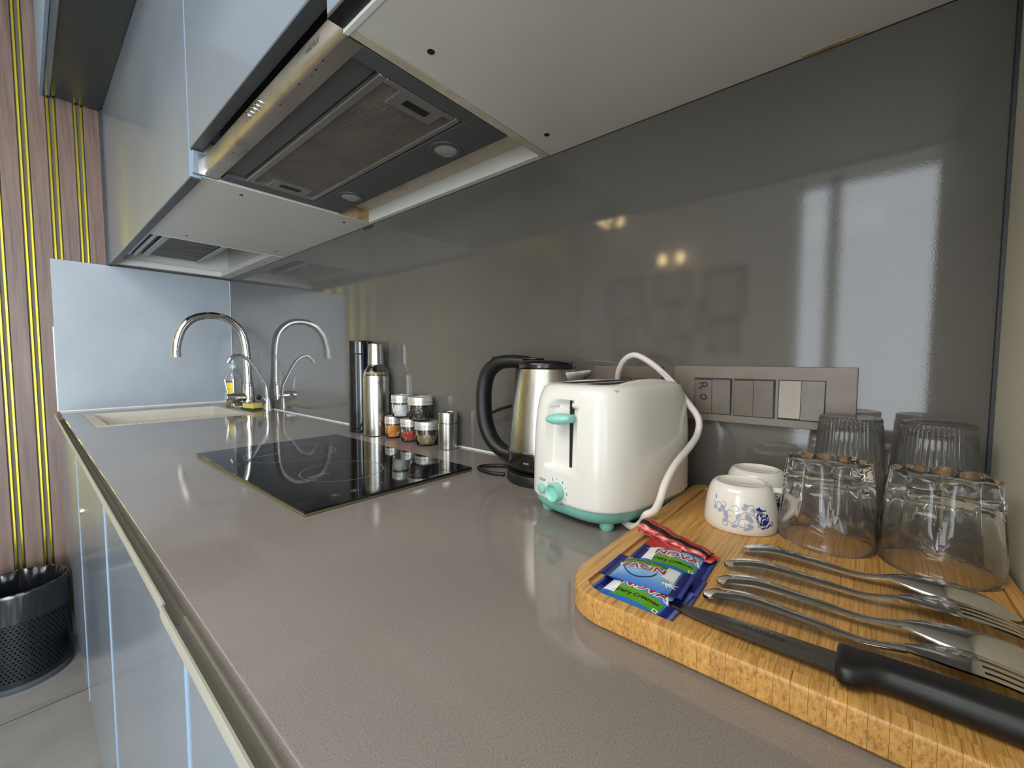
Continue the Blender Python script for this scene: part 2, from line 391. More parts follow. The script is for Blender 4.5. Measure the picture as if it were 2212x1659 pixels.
fl = MB().box(-.2, 4.75, -3.4, .15, FL-.1, FL-.0007).build('floor', 'grout', None, 0); struct(fl)
TW = .6
tile_me = MB().box(.0027, TW-.0027, .0027, TW-.0027, -.008, 0, .0003, 1).mesh('tile')
for i in range(-1, 8):
    for j in range(6):
        x0 = .432+TW*i; y0 = -3.36+TW*j-.06
        if y0 > -.1: continue
        t = mesh_obj('tile', tile_me, 'tile', fl, 30); t.location = (x0, y0, FL)
ce = MB().box(-.2, 4.75, -3.4, .15, CE, CE+.1).build('ceiling', 'ceiling', None, 0); struct(ce)
wb = MB().box(-.2, 4.75, .012, .15, FL-.1, CE+.05).build('wall_back', 'cream_wall', None, 0); struct(wb)
MB().box(0.0, LR-.003, 0, .0119, 0.0005, H1-.0005, .0008, 1).build('splash_panel', 'splash', wb, 40)
MB().tube([(.002, -.002, .001), (LR-.004, -.002, .001)], .0028, 8).build('caulk_bead', 'caulk', wb)
# left wall: brown fluted panels with pairs of brass strips
wl = MB().box(-.2, -.02, -3.4, .15, FL-.1, CE+.05).build('wall_left', 'groove', None, 0); struct(wl)
PITCH = .0705
pan = MB().box(-.0205, -.0135, .0135, PITCH-.0135, FL, CE, .002, 2).mesh('panel')
stp = MB().box(-.0205, -.0125, -.0031, .0031, FL, CE, .001, 1).mesh('brass_strip')
for k in range(-1, 39):
    y = -.4745-PITCH*k
    if y-PITCH < -3.19: break
    q = mesh_obj('panel', pan, 'panel', wl); q.location = (0, y-PITCH, 0)
    for s in (-1, 1):
        b = mesh_obj('brass_strip', stp, 'brass', wl); b.location = (0, y+s*.0077, 0)
sl = MB().box(-.0124, 0, -.569, -.0005, .0005, .570, .001, 1).build('splash_panel', 'splash_left', wl, 40)
MB().tube([(.001, -.566, .002), (.001, -.004, .002)], .003, 8).build('caulk_bead', 'caulk', wl)
MB().tube([(-.0005, -.002, .003), (-.0005, -.002, .566)], .0018, 6).build('caulk_bead', 'caulk', wl)
MB().tube([(-.008, -.5705, .003), (-.008, -.5705, .32)], .0022, 6).build('caulk_bead', 'caulk', wl)
tr = MB().box(-.012, .02, -.418, -.4105, .570, 1.158, .001, 1).build('trim_1', 'loft', None); struct(tr)
# right: the short cream partition beside the worktop
wr = MB().box(LR, LR+.11, -.62, .0119, FL-.003, CE).build('wall_right', 'cream_wall', None, 0); struct(wr)
MB().box(LR-.003, LR-.0003, -.004, .0119, .001, H1).build('edge_joint', 'loft', wr, 0)
# the rest of the room, seen as reflections in the splash slab
wf = MB().box(-.2, 1.85, -3.4, -3.2, FL-.1, CE+.05).box(2.67, 4.75, -3.4, -3.2, FL-.1, CE+.05).box(1.85, 2.67, -3.4, -3.2, 1.55, CE+.05).build('wall_front', 'room_wall', None, 0); struct(wf)
wx = MB().box(4.6, 4.75, -3.4, -3.05, FL-.1, CE+.05).box(4.6, 4.75, -.85, .15, FL-.1, CE+.05).box(4.6, 4.75, -3.05, -.85, 1.40, CE+.05).build('wall_far', 'room_wall', None, 0); struct(wx)
def window(name, mk, spans, z0, z1):
    f = MB(); 
    for a, b in spans:
        for box in ((a, a+.04, z0, z1), (b-.04, b, z0, z1), (a, b, z0, z0+.05), (a, b, z1-.04, z1)): mk(f, *box, .03)
    w = f.build(name, 'frame_white', None, 0); struct(w)
    for a, b in spans:
        g = MB(); mk(g, a+.035, b-.035, z0+.04, z1-.03, .004); g.build('pane', 'pane', w, 0)
window('window_1', lambda f, a, b, c, d, t: f.box(a, b, -3.30-t/2, -3.30+t/2, c, d), [(1.852, 2.085), (2.085, 2.668)], FL+.001, 1.549)
window('window_2', lambda f, a, b, c, d, t: f.box(4.675-t/2, 4.675+t/2, a, b, c, d), [(-3.048, -1.95), (-1.95, -.852)], FL+.001, 1.399)
FR = [(.328, .678, .60, 1.005), (.806, 1.102, .742, 1.002), (1.23, 1.538, .565, .982), (.705, .945, .445, .73), (.984, 1.20, .43, .722), (.822, 1.109, .197, .41), (1.279, 1.502, .276, .545), (.362, .611, .249, .575)]
WHERE = ['upper left of the group', 'upper middle of the group', 'upper right of the group', 'in the middle row, left of centre', 'in the middle row, right of centre', 'at the bottom centre', 'at the lower right', 'at the lower left']
for (a, b, c, d), w in zip(FR, WHERE):
    t = thing('picture_frame', 'dark framed picture mirrored in the grey splash slab, '+w, 'picture', ((a+b)/2, -3.1995, c), 0, 'pictures on the opposite wall')
    hw = (b-a)/2; h = d-c
    m = MB()
    for q in ((-hw, -hw+.02, 0, h), (hw-.02, hw, 0, h), (-hw, hw, 0, .02), (-hw, hw, h-.02, h)): m.box(q[0], q[1], 0, .022, q[2], q[3])
    m.build('frame', 'frame_dark', t, 0); MB().box(-hw+.015, hw-.015, 0, .008, .015, h-.015).build('print_sheet', 'picture', t, 0)
for x, w in ((.87, 'left'), (1.027, 'right')):
    t = thing('wall_lamp', 'warm glowing wall lamp mirrored in the splash slab, '+w+' of the pair', 'lamp', (x, -3.2, 1.06), 0, 'wall lamps')
    MB().box(-.03, .03, 0, .02, 0, .1, .004).build('back_plate', 'frame_dark', t)
    MB().tube([(0, .015, .05), (0, .06, .05)], .008, 8).build('arm', 'frame_dark', t)
    MB().lathe([(0, 0), (.024, .006), (.034, .04), (.026, .085), (0, .095)], 20, c=(0, .07)).build('bulb', 'bulb', t)
t = thing('ceiling_lamp', 'cluster of warm bulbs under the ceiling mirrored in the splash slab', 'lamp', (.45, -2.95, CE-.16))
MB().lathe([(0, .16), (.05, .16), (.05, .14), (.012, .13), (.010, .05), (0, .05)], 16).build('canopy', 'frame_dark', t)
for a in range(5):
    x, y = .10*math.cos(a*2*PI/5), .10*math.sin(a*2*PI/5)
    MB().tube([(0, 0, .06), (x, y, .05)], .006, 6).build('arm', 'frame_dark', t)
    MB().lathe([(0, 0), (.016, .008), (.022, .025), (.014, .045), (0, .05)], 12, c=(x, y)).build('bulb', 'bulb', t)

# ------------------------------------------------------------------ wall cabinets
def screw(parent, x, y, r=.0042, z=H1):
    MB().lathe([(0, -.0012), (r*.7, -.0012), (r, -.0004), (r, .001), (0, .001)], 14, c=(x, y), z0=z).build('screw', 'screw', parent)
DY0, DY1 = -.412, -.393
t = thing('wall_cabinet', 'grey gloss wall cabinet over the sink with a white underside and open drip tray', 'cabinet', (0, 0, 0))
MB().box(.022, 1.2355, DY0, DY1, .574, 1.1575, .001, 1).build('door', 'door', t)
MB().box(1.2357, 1.2372, DY0-.0006, DY1, .574, 1.1575).build('edge_band', 'door_edge', t, 0)
MB().box(.022, 1.236, DY0+.001, DY1-.0005, .5715, .5738).build('door_underside', 'door_dark', t, 0)
MB().box(.640, 1.2375, DY1+.001, -.0005, H1, .597, .0008, 1).build('bottom_panel', 'white_board', t)
MB().box(.6365, .640, DY1+.001, -.0005, H1-.0005, .597).build('panel_lip', 'white_edge', t, 0)
MB().box(.001, .030, DY1+.001, -.0005, H1, .600).build('side_rail', 'white_edge', t, 0)
MB().box(.030, .636, -.045, -.0005, H1, .600).build('back_rail', 'white_board', t, 0)
MB().box(.001, .018, DY1+.001, -.0005, .600, 1.1575).build('side_panel', 'white_board', t, 0)
MB().box(.018, 1.2375, -.010, -.0005, .600, 1.1575).build('back_panel', 'white_board', t, 0)
MB().box(1.220, 1.2375, DY1+.001, -.010, .597, 1.1575).build('side_panel', 'white_board', t, 0)
MB().box(.018, 1.22, DY1+.001, -.010, 1.139, 1.1575).build('top_panel', 'white_board', t, 0)
MB().box(.125, .632, -.308, -.162, .613, .617).build('drip_mesh', 'dark_mesh', t, 0)
for y in (-.319, -.151): MB().box(.118, .635, y-.010, y+.010, .608, .620, .002, 1).build('tray_rail', 'alu', t)
for y in (-.349, -.369): MB().tube([(.11, y, .612), (.635, y, .612)], .008, 12).build('rack_tube', 'alu', t)
for x, y in ((1.19, -.307), (1.19, -.059), (.70, -.307), (.71, -.058)): screw(t, x, y)
for x, y in ((.50, -.022), (.12, -.022)): screw(t, x, y, .0036)
for y in (-.32, -.10): screw(t, .015, y, .0036)
MB().box(1.19, 1.2375, -.0015, -.0005, .570, .578).build('seam', 'loft', t, 0)

t = thing('wall_cabinet', 'short grey gloss wall cabinet directly above the range hood', 'cabinet', (0, 0, 0))
MB().box(1.240, 1.823, DY0, DY1, .628, 1.1575, .001, 1).build('door', 'door', t)
MB().box(1.2405, 1.8225, DY0+.001, DY1, .6255, .6278).build('door_underside', 'door_dark', t, 0)
MB().box(1.2395, 1.8235, DY1+.001, -.0005, .650, 1.1575).build('body', 'loft', t, 0)
MB().box(1.2395, 1.8235, -.098, -.0135, .612, .6495).build('rear_soffit', 'beige_board', t, 0)
MB().box(1.2395, 1.8235, -.013, -.0005, H1+.001, .6495).build('rear_batten', 'white_edge', t, 0)
MB().box(1.2380, 1.2392, -.098, -.0005, H1+.001, .645).build('side_face', 'dirty_board', t, 0)
MB().box(1.8238, 1.8249, -.098, -.0005, H1+.001, .645).build('side_face', 'beige_board', t, 0)
screw(t, 1.37, -.075, .004, .611)

t = thing('wall_cabinet', 'wall cabinet right of the hood with a large pale underside', 'cabinet', (0, 0, 0))
MB().box(1.826, LR-.002, DY0, DY1, .586, 1.1575, .001, 1).build('door', 'door', t)
MB().box(1.826, LR-.002, DY0+.0005, DY1-.0005, .582, .5858).build('door_underside', 'hood_dark', t, 0)
MB().box(1.8255, 1.8410, -.386, -.0005, H1, 1.1575, .0006, 1).build('side_panel', 'beige_board', t)
MB().box(1.8415, LR-.002, -.386, -.0005, H1, .597, .0006, 1).build('bottom_panel', 'white_board', t)
MB().box(1.8255, LR-.002, DY1+.0005, -.3865, H1-.001, .600).build('front_edge_tape', 'white_edge', t, 0)
MB().box(1.8415, LR-.002, -.384, -.010, .80, 1.1575).build('body', 'white_board', t, 0)
for x, y in ((1.879, -.308), (1.878, -.063)): screw(t, x, y, .0048)
MB().box(2.225, 2.285, -.007, -.0008, H1-.0006, H1+.001).build('worn_edge', 'dirty_board', t, 0)

t = thing('loft_cabinet', 'overhead loft cabinet with a dark grey underside above the grey wall cabinets', 'cabinet', (0, 0, 0))
MB().box(.001, LR-.002, -.545, -.0005, 1.160, CE-.002).build('body', 'loft', t, 0)
MB().box(.001, LR-.002, -.562, -.5455, 1.154, CE-.01, .001, 1).build('door', 'door', t)
MB().box(.001, LR-.002, -.572, -.5625, 1.150, CE-.01, .001, 1).build('front_trim', 'door_edge', t)

# ------------------------------------------------------------------ range hood
h = thing('range_hood', 'slim stainless pull-out range hood with mesh filter and two lamps', 'range hood', (0, 0, 0))
bar = MB()
sec = [(-.366, .5795), (-.386, .5795), (-.3905, .581), (-.3925, .5855), (-.3930, .592), (-.3925, .612), (-.390, .615), (-.366, .615)]
x0, x1 = 1.249, 1.8225
v = [(x0, y, z) for y, z in sec]+[(x1, y, z) for y, z in sec]; n = len(sec)
bar.add(v, [tuple(range(n)), tuple(range(2*n-1, n-1, -1))]+[(i, n+i, n+(i+1) % n, (i+1) % n) for i in range(n)])
fb = bar.build('front_bar', 'hood_steel', h, 50)
for i in range(5):
    x = 1.512+.0135*i
    MB().lathe([(0, .004), (.0022, .0035), (.0026, 0), (0, 0)], 10).build('push_button', 'chrome', fb).matrix_local = frame_mtx((x, -.3928, .602), (1, 0, 0), (0, 0, 1))
    MB().box(x-.0004, x+.0004, -.3934, -.3926, .590, .594).build('button_mark', 'ink', fb, 0)
text_obj('lettering', 'HÄFELE', .011, 'ink', fb, frame_mtx((1.748, -.3935, .600), (1, 0, 0), (0, 0, 1)))
for i, (x, w) in enumerate(((1.76, .003), (1.735, .005), (1.72, .003), (1.69, .004), (1.62, .003), (1.40, .004), (1.33, .003))):
    MB().box(x, x+w, -.3870+.002*(i % 3), -.3855+.002*(i % 3), .5792, .5795).build('stain', 'ink', fb, 0)
MB().box(1.2385, 1.2475, -.409, -.366, .5795, .6245, .0008, 1).build('end_filler', 'door', h)
MB().box(1.2477, 1.2488, -.400, -.366, .5795, .620).build('end_bracket', 'alu', h, 0)
MB().box(1.250, 1.822, -.362, -.10, .600, .648).build('housing', 'hood_dark', h, 0)
MB().box(1.249, 1.279, -.361, -.179, .5795, .600, .0008, 1).build('side_strip', 'hood_grey', h)
MB().box(1.795, 1.8225, -.366, -.10, .5795, .600, .0008, 1).build('side_strip', 'hood_grey', h)
MB().box(1.2795, 1.7945, -.364, -.328, .586, .600).build('visor_panel', 'hood_grey', h, 0)
fa, fb2, fc, fd = 1.281, 1.7935, -.3255, -.181
fr = MB()
for q in ((fa, fb2, fc, fc+.012), (fa, fb2, fd-.010, fd), (fa, fa+.010, fc+.012, fd-.01), (fb2-.010, fb2, fc+.012, fd-.01)): fr.box(*q, .5795, .590, .001, 1)
fo = fr.build('filter_frame', 'alu', h)
MB().box(fa+.009, fb2-.009, fc+.011, fd-.009, .584, .589).build('filter_mesh', 'filter', fo, 0)
for xa, xb, xo in ((fa+.008, fa+.05, 1), (fb2-.048, fb2-.008, -1)):
    ym = -.247
    l = MB(); c = (xa+xb)/2
    l.box(xa, xb, ym-.040, ym+.040, .5805, .586, .001, 1)
    lo = l.build('filter_latch', 'alu', fo)
    MB().box(c-.006, c+.008, ym-.021, ym+.021, .5798, .5806).build('latch_slot', 'hood_dark', lo, 0)
MB().box(fa, fb2, fd+.0005, fd+.003, .583, .59).build('filter_gap', 'hood_dark', h, 0)
ls = MB().box(1.249, 1.7945, -.177, -.100, .5795, .600, .0008, 1).build('lamp_strip', 'hood_grey', h)
for x in (1.372, 1.708):
    MB().lathe([(.030, .5795), (.030, .5775), (.0275, .5765), (.021, .5775), (.0205, .5795)], 32, c=(x, -.138)).build('lamp_ring', 'hood_grey', ls)
    MB().lathe([(0, .5772), (.012, .5774), (.0205, .5785), (.0205, .5795), (0, .5795)], 24, c=(x, -.138)).build('lamp_lens', 'lamp_glass', ls)

# ------------------------------------------------------------------ base cabinets
JX = [.020, .700, 1.300, 1.860, LR-.003]
UL = ['farthest grey gloss base cabinet under the sink, by the brown panelled wall', 'second grey base cabinet from the panelled wall, with a small lock in its door', 'grey base cabinet below the hob with a pale profile handle', 'nearest grey base cabinet at the right end of the worktop']
for k in range(4):
    a, b = JX[k]+.0014, JX[k+1]-.0014
    t = thing('base_cabinet', UL[k], 'cabinet', (0, 0, 0), 0, 'base cabinets under the worktop')
    MB().box(a, a+.016, -.545, -.002, -.76, -.0345).box(b-.016, b, -.545, -.002, -.76, -.0345).box(a+.016, b-.016, -.018, -.002, -.744, -.0345).box(a+.016, b-.016, -.545, -.002, -.76, -.744).build('body', 'white_board', t, 0)
    d = MB().box(a, b, -.5675, -.5465, -.745, -.034, .001, 1).build('door', 'door', t)
    MB().box(b+.0001, b+.0026, -.5688, -.5465, -.745, -.046).build('edge_band', 'door_edge', d, 0)
    MB().box(a, b, -.50, -.02, FL, -.76).build('plinth', 'loft', t, 0)
    oy = -.002 if k == 3 else 0
    # handle profile: a channel with an upturned front lip
    sec = [(-.5793, -.0040), (-.5808, -.0040), (-.5815, -.0120), (-.5800, -.0190), (-.5720, -.0320), (-.5465, -.0335), (-.5465, -.0208), (-.5662, -.0208), (-.5668, -.0250), (-.5690, -.0275), (-.5730, -.0255), (-.5768, -.0195), (-.5788, -.0120)]
    m = MB(); n = len(sec)
    v = [(a, y+oy, z) for y, z in sec]+[(b, y+oy, z) for y, z in sec]
    m.add(v, [tuple(range(n)), tuple(range(2*n-1, n-1, -1))]+[(i, n+i, n+(i+1) % n, (i+1) % n) for i in range(n)])
    hd = m.build('profile_handle', 'alu_beige', t, 35)
    capm = [(y+oy, z) for y, z in sec]
    MB().add([(b-.0005, y, z) for y, z in capm]+[(b+.0009, y, z) for y, z in capm], [tuple(range(n)), tuple(range(2*n-1, n-1, -1))]+[(i, n+i, n+(i+1) % n, (i+1) % n) for i in range(n)]).build('end_cap', 'plug_plastic' if k != 2 else 'door_edge', hd, 0)
    if k == 1:
        MB().lathe([(0, .004), (.007, .004), (.009, .001), (.009, 0), (0, 0)], 20).build('door_lock', 'chrome', d).matrix_local = frame_mtx((.80, -.5675, -.185), (1, 0, 0), (0, 0, 1))
sp = MB().box(.001, .019, -.5675, -.002, FL, -.0215).build('cabinet_end_panel', 'door_edge'); tag(sp, 'pale blue edged end panel between the base cabinets and the panelled wall', 'panel')

# ------------------------------------------------------------------ worktop with sink cut-out
SX0, SX1, SY0, SY1 = .166, .592, -.519, -.100
def worktop():
    bm = bmesh.new()
    def loop(p):
        vs = [bm.verts.new((x, y, -.020)) for x, y in p]; return [bm.edges.new((vs[i], vs[(i+1) % len(vs)])) for i in range(len(vs))]
    e = loop([(.0006, -.567), (LR-.001, -.567), (LR-.001, -.0006), (.0006, -.0006)])+loop([(SX0, SY0), (SX1, SY0), (SX1, SY1), (SX0, SY1)])
    bmesh.ops.triangle_fill(bm, use_beauty=True, use_dissolve=False, edges=e)
    r = bmesh.ops.extrude_face_region(bm, geom=bm.faces[:])
    for q in r['geom']:
        if isinstance(q, bmesh.types.BMVert): q.co.z = 0
    ed = [q for q in bm.edges if all(abs(w.co.z) < 1e-5 and abs(w.co.y+.567) < 1e-5 for w in q.verts)]
    bmesh.ops.bevel(bm, geom=ed, offset=.0022, segments=1, affect='EDGES', profile=.5)
    bmesh.ops.recalc_face_normals(bm, faces=bm.faces)
    me = bpy.data.meshes.new('worktop'); bm.to_mesh(me); bm.free(); return mesh_obj('worktop', me, 'counter', None, 0)
wt = worktop(); tag(wt, 'long grey-brown speckled quartz worktop', 'worktop')
s = thing('sink', 'beige granite inset sink in the far end of the worktop', 'sink', (0, 0, 0))
g = .001; a, b, c, d = SX0+g, SX1-g, SY0+g, SY1-g
m = MB(); rim = .034
def rect(q, z, ins=0): return [(a+q+ins*0, c+q, z), (b-q, c+q, z), (b-q, d-q, z), (a+q, d-q, z)]
rings = [rect(.001, -.018), rect(0, .0015), rect(.003, .0025), rect(.026, .0018), rect(.030, -.002), rect(.034, -.035), rect(.040, -.036), rect(.046, -.15), rect(.06, -.165)]
V = [p for r in rings for p in r]; F = [(4*i+j, 4*i+(j+1) % 4, 4*(i+1)+(j+1) % 4, 4*(i+1)+j) for i in range(len(rings)-1) for j in range(4)]
F.append((4*len(rings)-4, 4*len(rings)-3, 4*len(rings)-2, 4*len(rings)-1))
m.add(V, F).build('basin', 'sink', s, 25)
MB().lathe([(0, -.1645), (.012, -.1645), (.02, -.1625), (.035, -.1625), (.04, -.1648)], 24, c=((a+b)/2, (c+d)/2)).build('drain', 'chrome', s)
def loft(rows, cap0=True, cap1=True):
    n = len(rows[0]); v = [p for r in rows for p in r]
    f = [(i*n+j, i*n+(j+1) % n, (i+1)*n+(j+1) % n, (i+1)*n+j) for i in range(len(rows)-1) for j in range(n)]
    if cap0: f.append(tuple(range(n-1, -1, -1)))
    if cap1: f.append(tuple((len(rows)-1)*n+j for j in range(n)))
    return MB().add(v, f)
# ------------------------------------------------------------------ hob
h = thing('induction_hob', 'black glass two-zone induction hob set into the worktop', 'hob', (1.510, -.276, 0))
MB().box(-.2535, .2535, -.1485, .1485, .0003, .0035, .0008, 1).build('edge_frame', 'hob_edge', h)
hg = MB().box(-.2535, .2535, -.1485, .1485, .0036, .0070, .0012, 2).build('glass_top', 'hob_glass', h)
def annulus(m, cx, cy, r, w, z, n=72):
    v = []; f = []
    for j in range(n):
        t = 2*PI*j/n
        for rr in (r-w/2, r+w/2): v.append((cx+rr*math.cos(t), cy+rr*math.sin(t), z))
    for j in range(n): k = (j+1) % n; f.append((2*j, 2*j+1, 2*k+1, 2*k))
    return m.add(v, f)
ZH = .00712
annulus(MB(), .100, -.017, .068, .0009, ZH).build('zone_ring', 'hob_print', hg, 0)
annulus(MB(), -.110, -.019, .084, .0009, ZH).build('zone_ring', 'hob_print', hg, 0)
for cx in (.098, -.125): MB().box(cx-.0006, cx+.0006, -.077, -.040, ZH-.0001, ZH+.00005).build('zone_mark', 'hob_print', hg, 0)
for cx, cy in ((.219, -.090), (.220, -.061)):
    m = annulus(MB(), cx, cy, .0055, .0007, ZH, 32)
    m.box(cx-.0004, cx+.0004, cy-.003, cy+.001, ZH-.0001, ZH+.00005); m.box(cx-.003, cx+.003, cy-.0004, cy+.0004, ZH-.0001, ZH+.00005); m.build('touch_icon', 'hob_print', hg, 0)
for cx, cy in ((.222, -.036), (.2, -.016), (.218, -.014)): MB().box(cx-.0025, cx+.0025, cy-.0006, cy+.0006, ZH-.0001, ZH+.00005).build('touch_mark', 'hob_print', hg, 0)
text_obj('lettering', 'HÄFELE', .013, 'hob_print', hg, frame_mtx((.249, .079, ZH), (0, 1, 0), (-1, 0, 0)))

# ------------------------------------------------------------------ taps, soap, sponge
t = thing('kitchen_faucet', 'tall chrome gooseneck kitchen faucet behind the sink', 'faucet', (.365, -.050, 0))
MB().lathe([(0, 0), (.027, 0), (.027, .004), (.022, .008), (.0215, .055), (.020, .085), (.0165, .098), (.0, .098)], 32).build('base_body', 'chrome', t)
pts = spline([(0, 0, .095), (0, -.002, .18), (0, -.006, .26), (0, -.022, .318), (0, -.066, .359), (0, -.122, .369), (0, -.178, .352), (0, -.212, .312), (0, -.228, .26), (0, -.232, .225)], 8)
MB().tube(pts, .0138, 20).build('spout', 'chrome', t)
MB().lathe([(.0146, 0), (.0146, .022), (.0135, .024), (.009, .02), (.009, 0)], 20, c=(0, -.232), z0=.208, close=True).build('aerator', 'chrome', t)
MB().lathe([(.0145, .092), (.0172, .094), (.0172, .100), (.0145, .102)], 24, close=True).build('collar', 'chrome', t)
MB().tube([(0, -.012, .044), (0, -.045, .044), (0, -.047, .044), (0, -.080, .044), (0, -.083, .044)], [.019, .019, .020, .020, .017], 24).build('mixer_body', 'chrome', t)
MB().tube(spline([(0, -.074, .060), (0, -.077, .085), (-.002, -.083, .120)], 5), [.0042]*5+[.0036]*5+[.0030], 10).build('mixer_lever', 'chrome', t)

t = thing('filter_tap', 'slim chrome filtered-water tap with a black-tipped lever', 'tap', (.500, -.026, 0))
MB().lathe([(0, 0), (.0155, 0), (.0150, .01), (.0105, .045), (.0085, .050), (0, .050)], 24).build('base_body', 'chrome', t)
MB().tube(spline([(0, 0, .045), (0, -.003, .080), (0, -.010, .106), (0, -.050, .180), (0, -.074, .207), (0, -.100, .217), (0, -.120, .205), (0, -.131, .187)], 6), .0060, 14).build('spout', 'chrome', t)
MB().tube([(.002, -.008, .030), (.008, -.022, .040), (.012, -.034, .050)], [.005, .0075, .0085], 14).build('lever', 'chrome', t)
MB().tube([(.012, -.033, .050), (.014, -.038, .055), (.015, -.041, .057)], [.0095, .0095, .007], 14).build('lever_tip', 'black_plastic', t)

t = thing('soap_bottle', 'clear dish-soap bottle with a yellow label behind the faucet', 'bottle', (.302, -.085, 0))
MB().lathe([(0, .001), (.026, .001), (.029, .006), (.029, .055), (.0265, .085), (.029, .110), (.027, .132), (.018, .150), (.0115, .158), (.0115, .164), (.0105, .164), (.0105, .157), (.017, .148), (.0258, .131), (.0278, .110), (.0253, .085), (.0278, .055), (.0278, .008), (0, .004)], 32).build('bottle_body', 'glass', t)
MB().lathe([(0, .005), (.0270, .009), (.0272, .034), (0, .034)], 28).build('soap_liquid', 'soap', t)
MB().lathe([(0, .164), (.0145, .164), (.0145, .179), (.009, .182), (.0065, .184), (.0065, .194), (.008, .195), (.008, .199), (0, .200)], 20).build('cap', 'plug_plastic', t)
def patch(r, t0, t1, z0, z1, nu=12, nv=4): return MB().sheet(lambda u, v: ((r+.0004)*math.cos(t0+(t1-t0)*u), (r+.0004)*math.sin(t0+(t1-t0)*u), z0+(z1-z0)*v), nu, nv)
patch(.0291, math.radians(-118), math.radians(-24), .048, .106).build('label_sheet', 'yellow_label', t)
patch(.0293, math.radians(-118), math.radians(-24), .106, .112).build('label_edge', 'blue_label', t)
for k in range(4): patch(.0294, math.radians(-98), math.radians(-66), .055+.012*k, .058+.012*k, 6, 1).build('label_line', 'print_black', t)

t = thing('sponge', 'yellow sponge with a green scouring pad beside the small tap', 'sponge', (.440, -.062, 0), math.radians(15))
MB().box(-.034, .034, -.020, .020, .0065, .026, .004, 2).build('foam', 'sponge', t)
MB().box(-.034, .034, -.020, .020, .0005, .0064, .001, 1).build('scouring_pad', 'scour', t)

# ------------------------------------------------------------------ bottles and spice jars
t = thing('thermos_bottle', 'tall glossy black vacuum bottle with a black cap', 'bottle', (1.224, -.036, 0))
MB().lathe([(0, .0005), (.0315, .0005), (.0335, .003), (.0335, .016), (.0331, .017), (.0335, .018), (.0335, .212), (.0325, .2165), (0, .2165)], 40).build('bottle_body', 'navy_gloss', t)
MB().lathe([(0, .2168), (.0330, .2168), (.0340, .2185), (.0340, .2475), (.0325, .2525), (.028, .2535), (0, .2535)], 40).build('cap', 'black_gloss', t)
t = thing('oil_bottle', 'brushed steel oil dispenser bottle with clear shoulder and steel cap', 'bottle', (1.3045, -.0375, 0))
MB().lathe([(0, .0005), (.0335, .0005), (.0350, .002), (.0350, .139), (.0345, .140), (.0350, .141), (.0350, .156), (.0340, .159), (.030, .159), (0, .159)], 40).build('bottle_body', 'steel', t)
MB().lathe([(.0340, .1592), (.0345, .164), (.031, .172), (.0235, .182), (.0200, .190), (.0195, .196), (.0178, .196), (.018, .189), (.0215, .181), (.0285, .171), (.031, .164), (.031, .1592)], 40, close=True).build('shoulder', 'glass', t)
MB().lathe([(0, .162), (.0285, .162), (.027, .167), (.0, .1675)], 32).build('oil_level', 'seeds', t)
MB().lathe([(.0205, .187), (.0212, .188), (.0192, .2405), (.0172, .2435), (0, .2435), (0, .2425), (.016, .2425), (.0195, .187)], 36, close=False).build('cap', 'steel', t)

def jar(x, y, z, r, label, fill, level, fillr=None, hgt=.0425):
    t = thing('spice_jar', label, 'jar', (x, y, z), random.uniform(0, 1), 'quilted glass spice jars')
    n = 72; k = 12
    def quilt(th, zz, rr, i):
        if zz < .006 or zz > hgt-.010 or rr < r*.97: return 0
        a = th*k; b = (zz-.006)/(hgt-.016)*PI*2
        return -.0022*max(0, 1-1.9*min(abs(math.sin((a+b)/2)), abs(math.sin((a-b)/2))))
    prof = [(0, .0004), (r*.86, .0004), (r*.97, .004)]+[(r, .006+(hgt-.016)*q/12) for q in range(13)]+[(r*.93, hgt-.006), (r*.93, hgt), (r*.88, hgt), (r*.88, hgt-.006), (r*.93, hgt-.011), (r*.93, .006), (r*.8, .003), (0, .003)]
    MB().lathe(prof, n, quilt).build('glass_body', 'glass', t, 60)
    MB().lathe([(0, .0034), (r*.78, .0034), (r*.915, .0066), (r*.915, level), (r*.5, level+.001), (0, level+.0016)], 32).build('spice', fill, t)
    R = r*1.02
    l = MB().lathe([(R*.96, hgt-.0045), (R*1.03, hgt-.0045), (R*1.03, hgt-.002), (R*.985, hgt-.0012), (R*.985, hgt+.0028), (R*1.035, hgt+.0036), (R*1.035, hgt+.0056), (R*.985, hgt+.0064), (R*.99, hgt+.0118), (R*.965, hgt+.0136), (R*.9, hgt+.0136), (R*.9, hgt+.0124), (R*.96, hgt+.0114)], 48, close=True).build('lid', 'jar_lid', t)
    MB().lathe([(0, hgt+.0128), (R*.89, hgt+.0128), (R*.89, hgt+.0115), (0, hgt+.0115)], 32).build('lid_disc', 'jar_lid', l)
    return t
jar(1.3755, -.0345, 0, .0205, 'spice jar of orange turmeric, bottom row left', 'turmeric', .033)
jar(1.4465, -.0345, 0, .0218, 'spice jar of red chilli powder, bottom row middle', 'chilli', .026)
jar(1.5115, -.0325, 0, .0275, 'larger spice jar of grey-green seeds, bottom row right', 'seeds', .024)
jar(1.4105, -.0340, .0564, .0232, 'spice jar of white salt stacked on the lower jars', 'salt', .032)
jar(1.4885, -.0330, .0564, .0290, 'larger spice jar of dark cloves stacked on the lower jars', 'clove', .033)
t = thing('shaker', 'small brushed steel shaker at the right end of the spice jars', 'shaker', (1.5815, -.0275, 0))
MB().lathe([(0, .0004), (.0215, .0004), (.0222, .0014), (.0222, .0575), (.0218, .0580), (.0200, .0585), (0, .0585)], 40).build('body', 'steel', t)
MB().lathe([(0, .0588), (.0205, .0588), (.0205, .0605), (.0226, .0610), (.0226, .0800), (.0215, .0825), (.0195, .0825), (.0190, .0815), (0, .0815)], 40).build('lid', 'steel', t)
MB().lathe([(0, .0817), (.005, .0817), (.006, .083), (0, .0836)], 16).build('lid_knob', 'chrome', t)

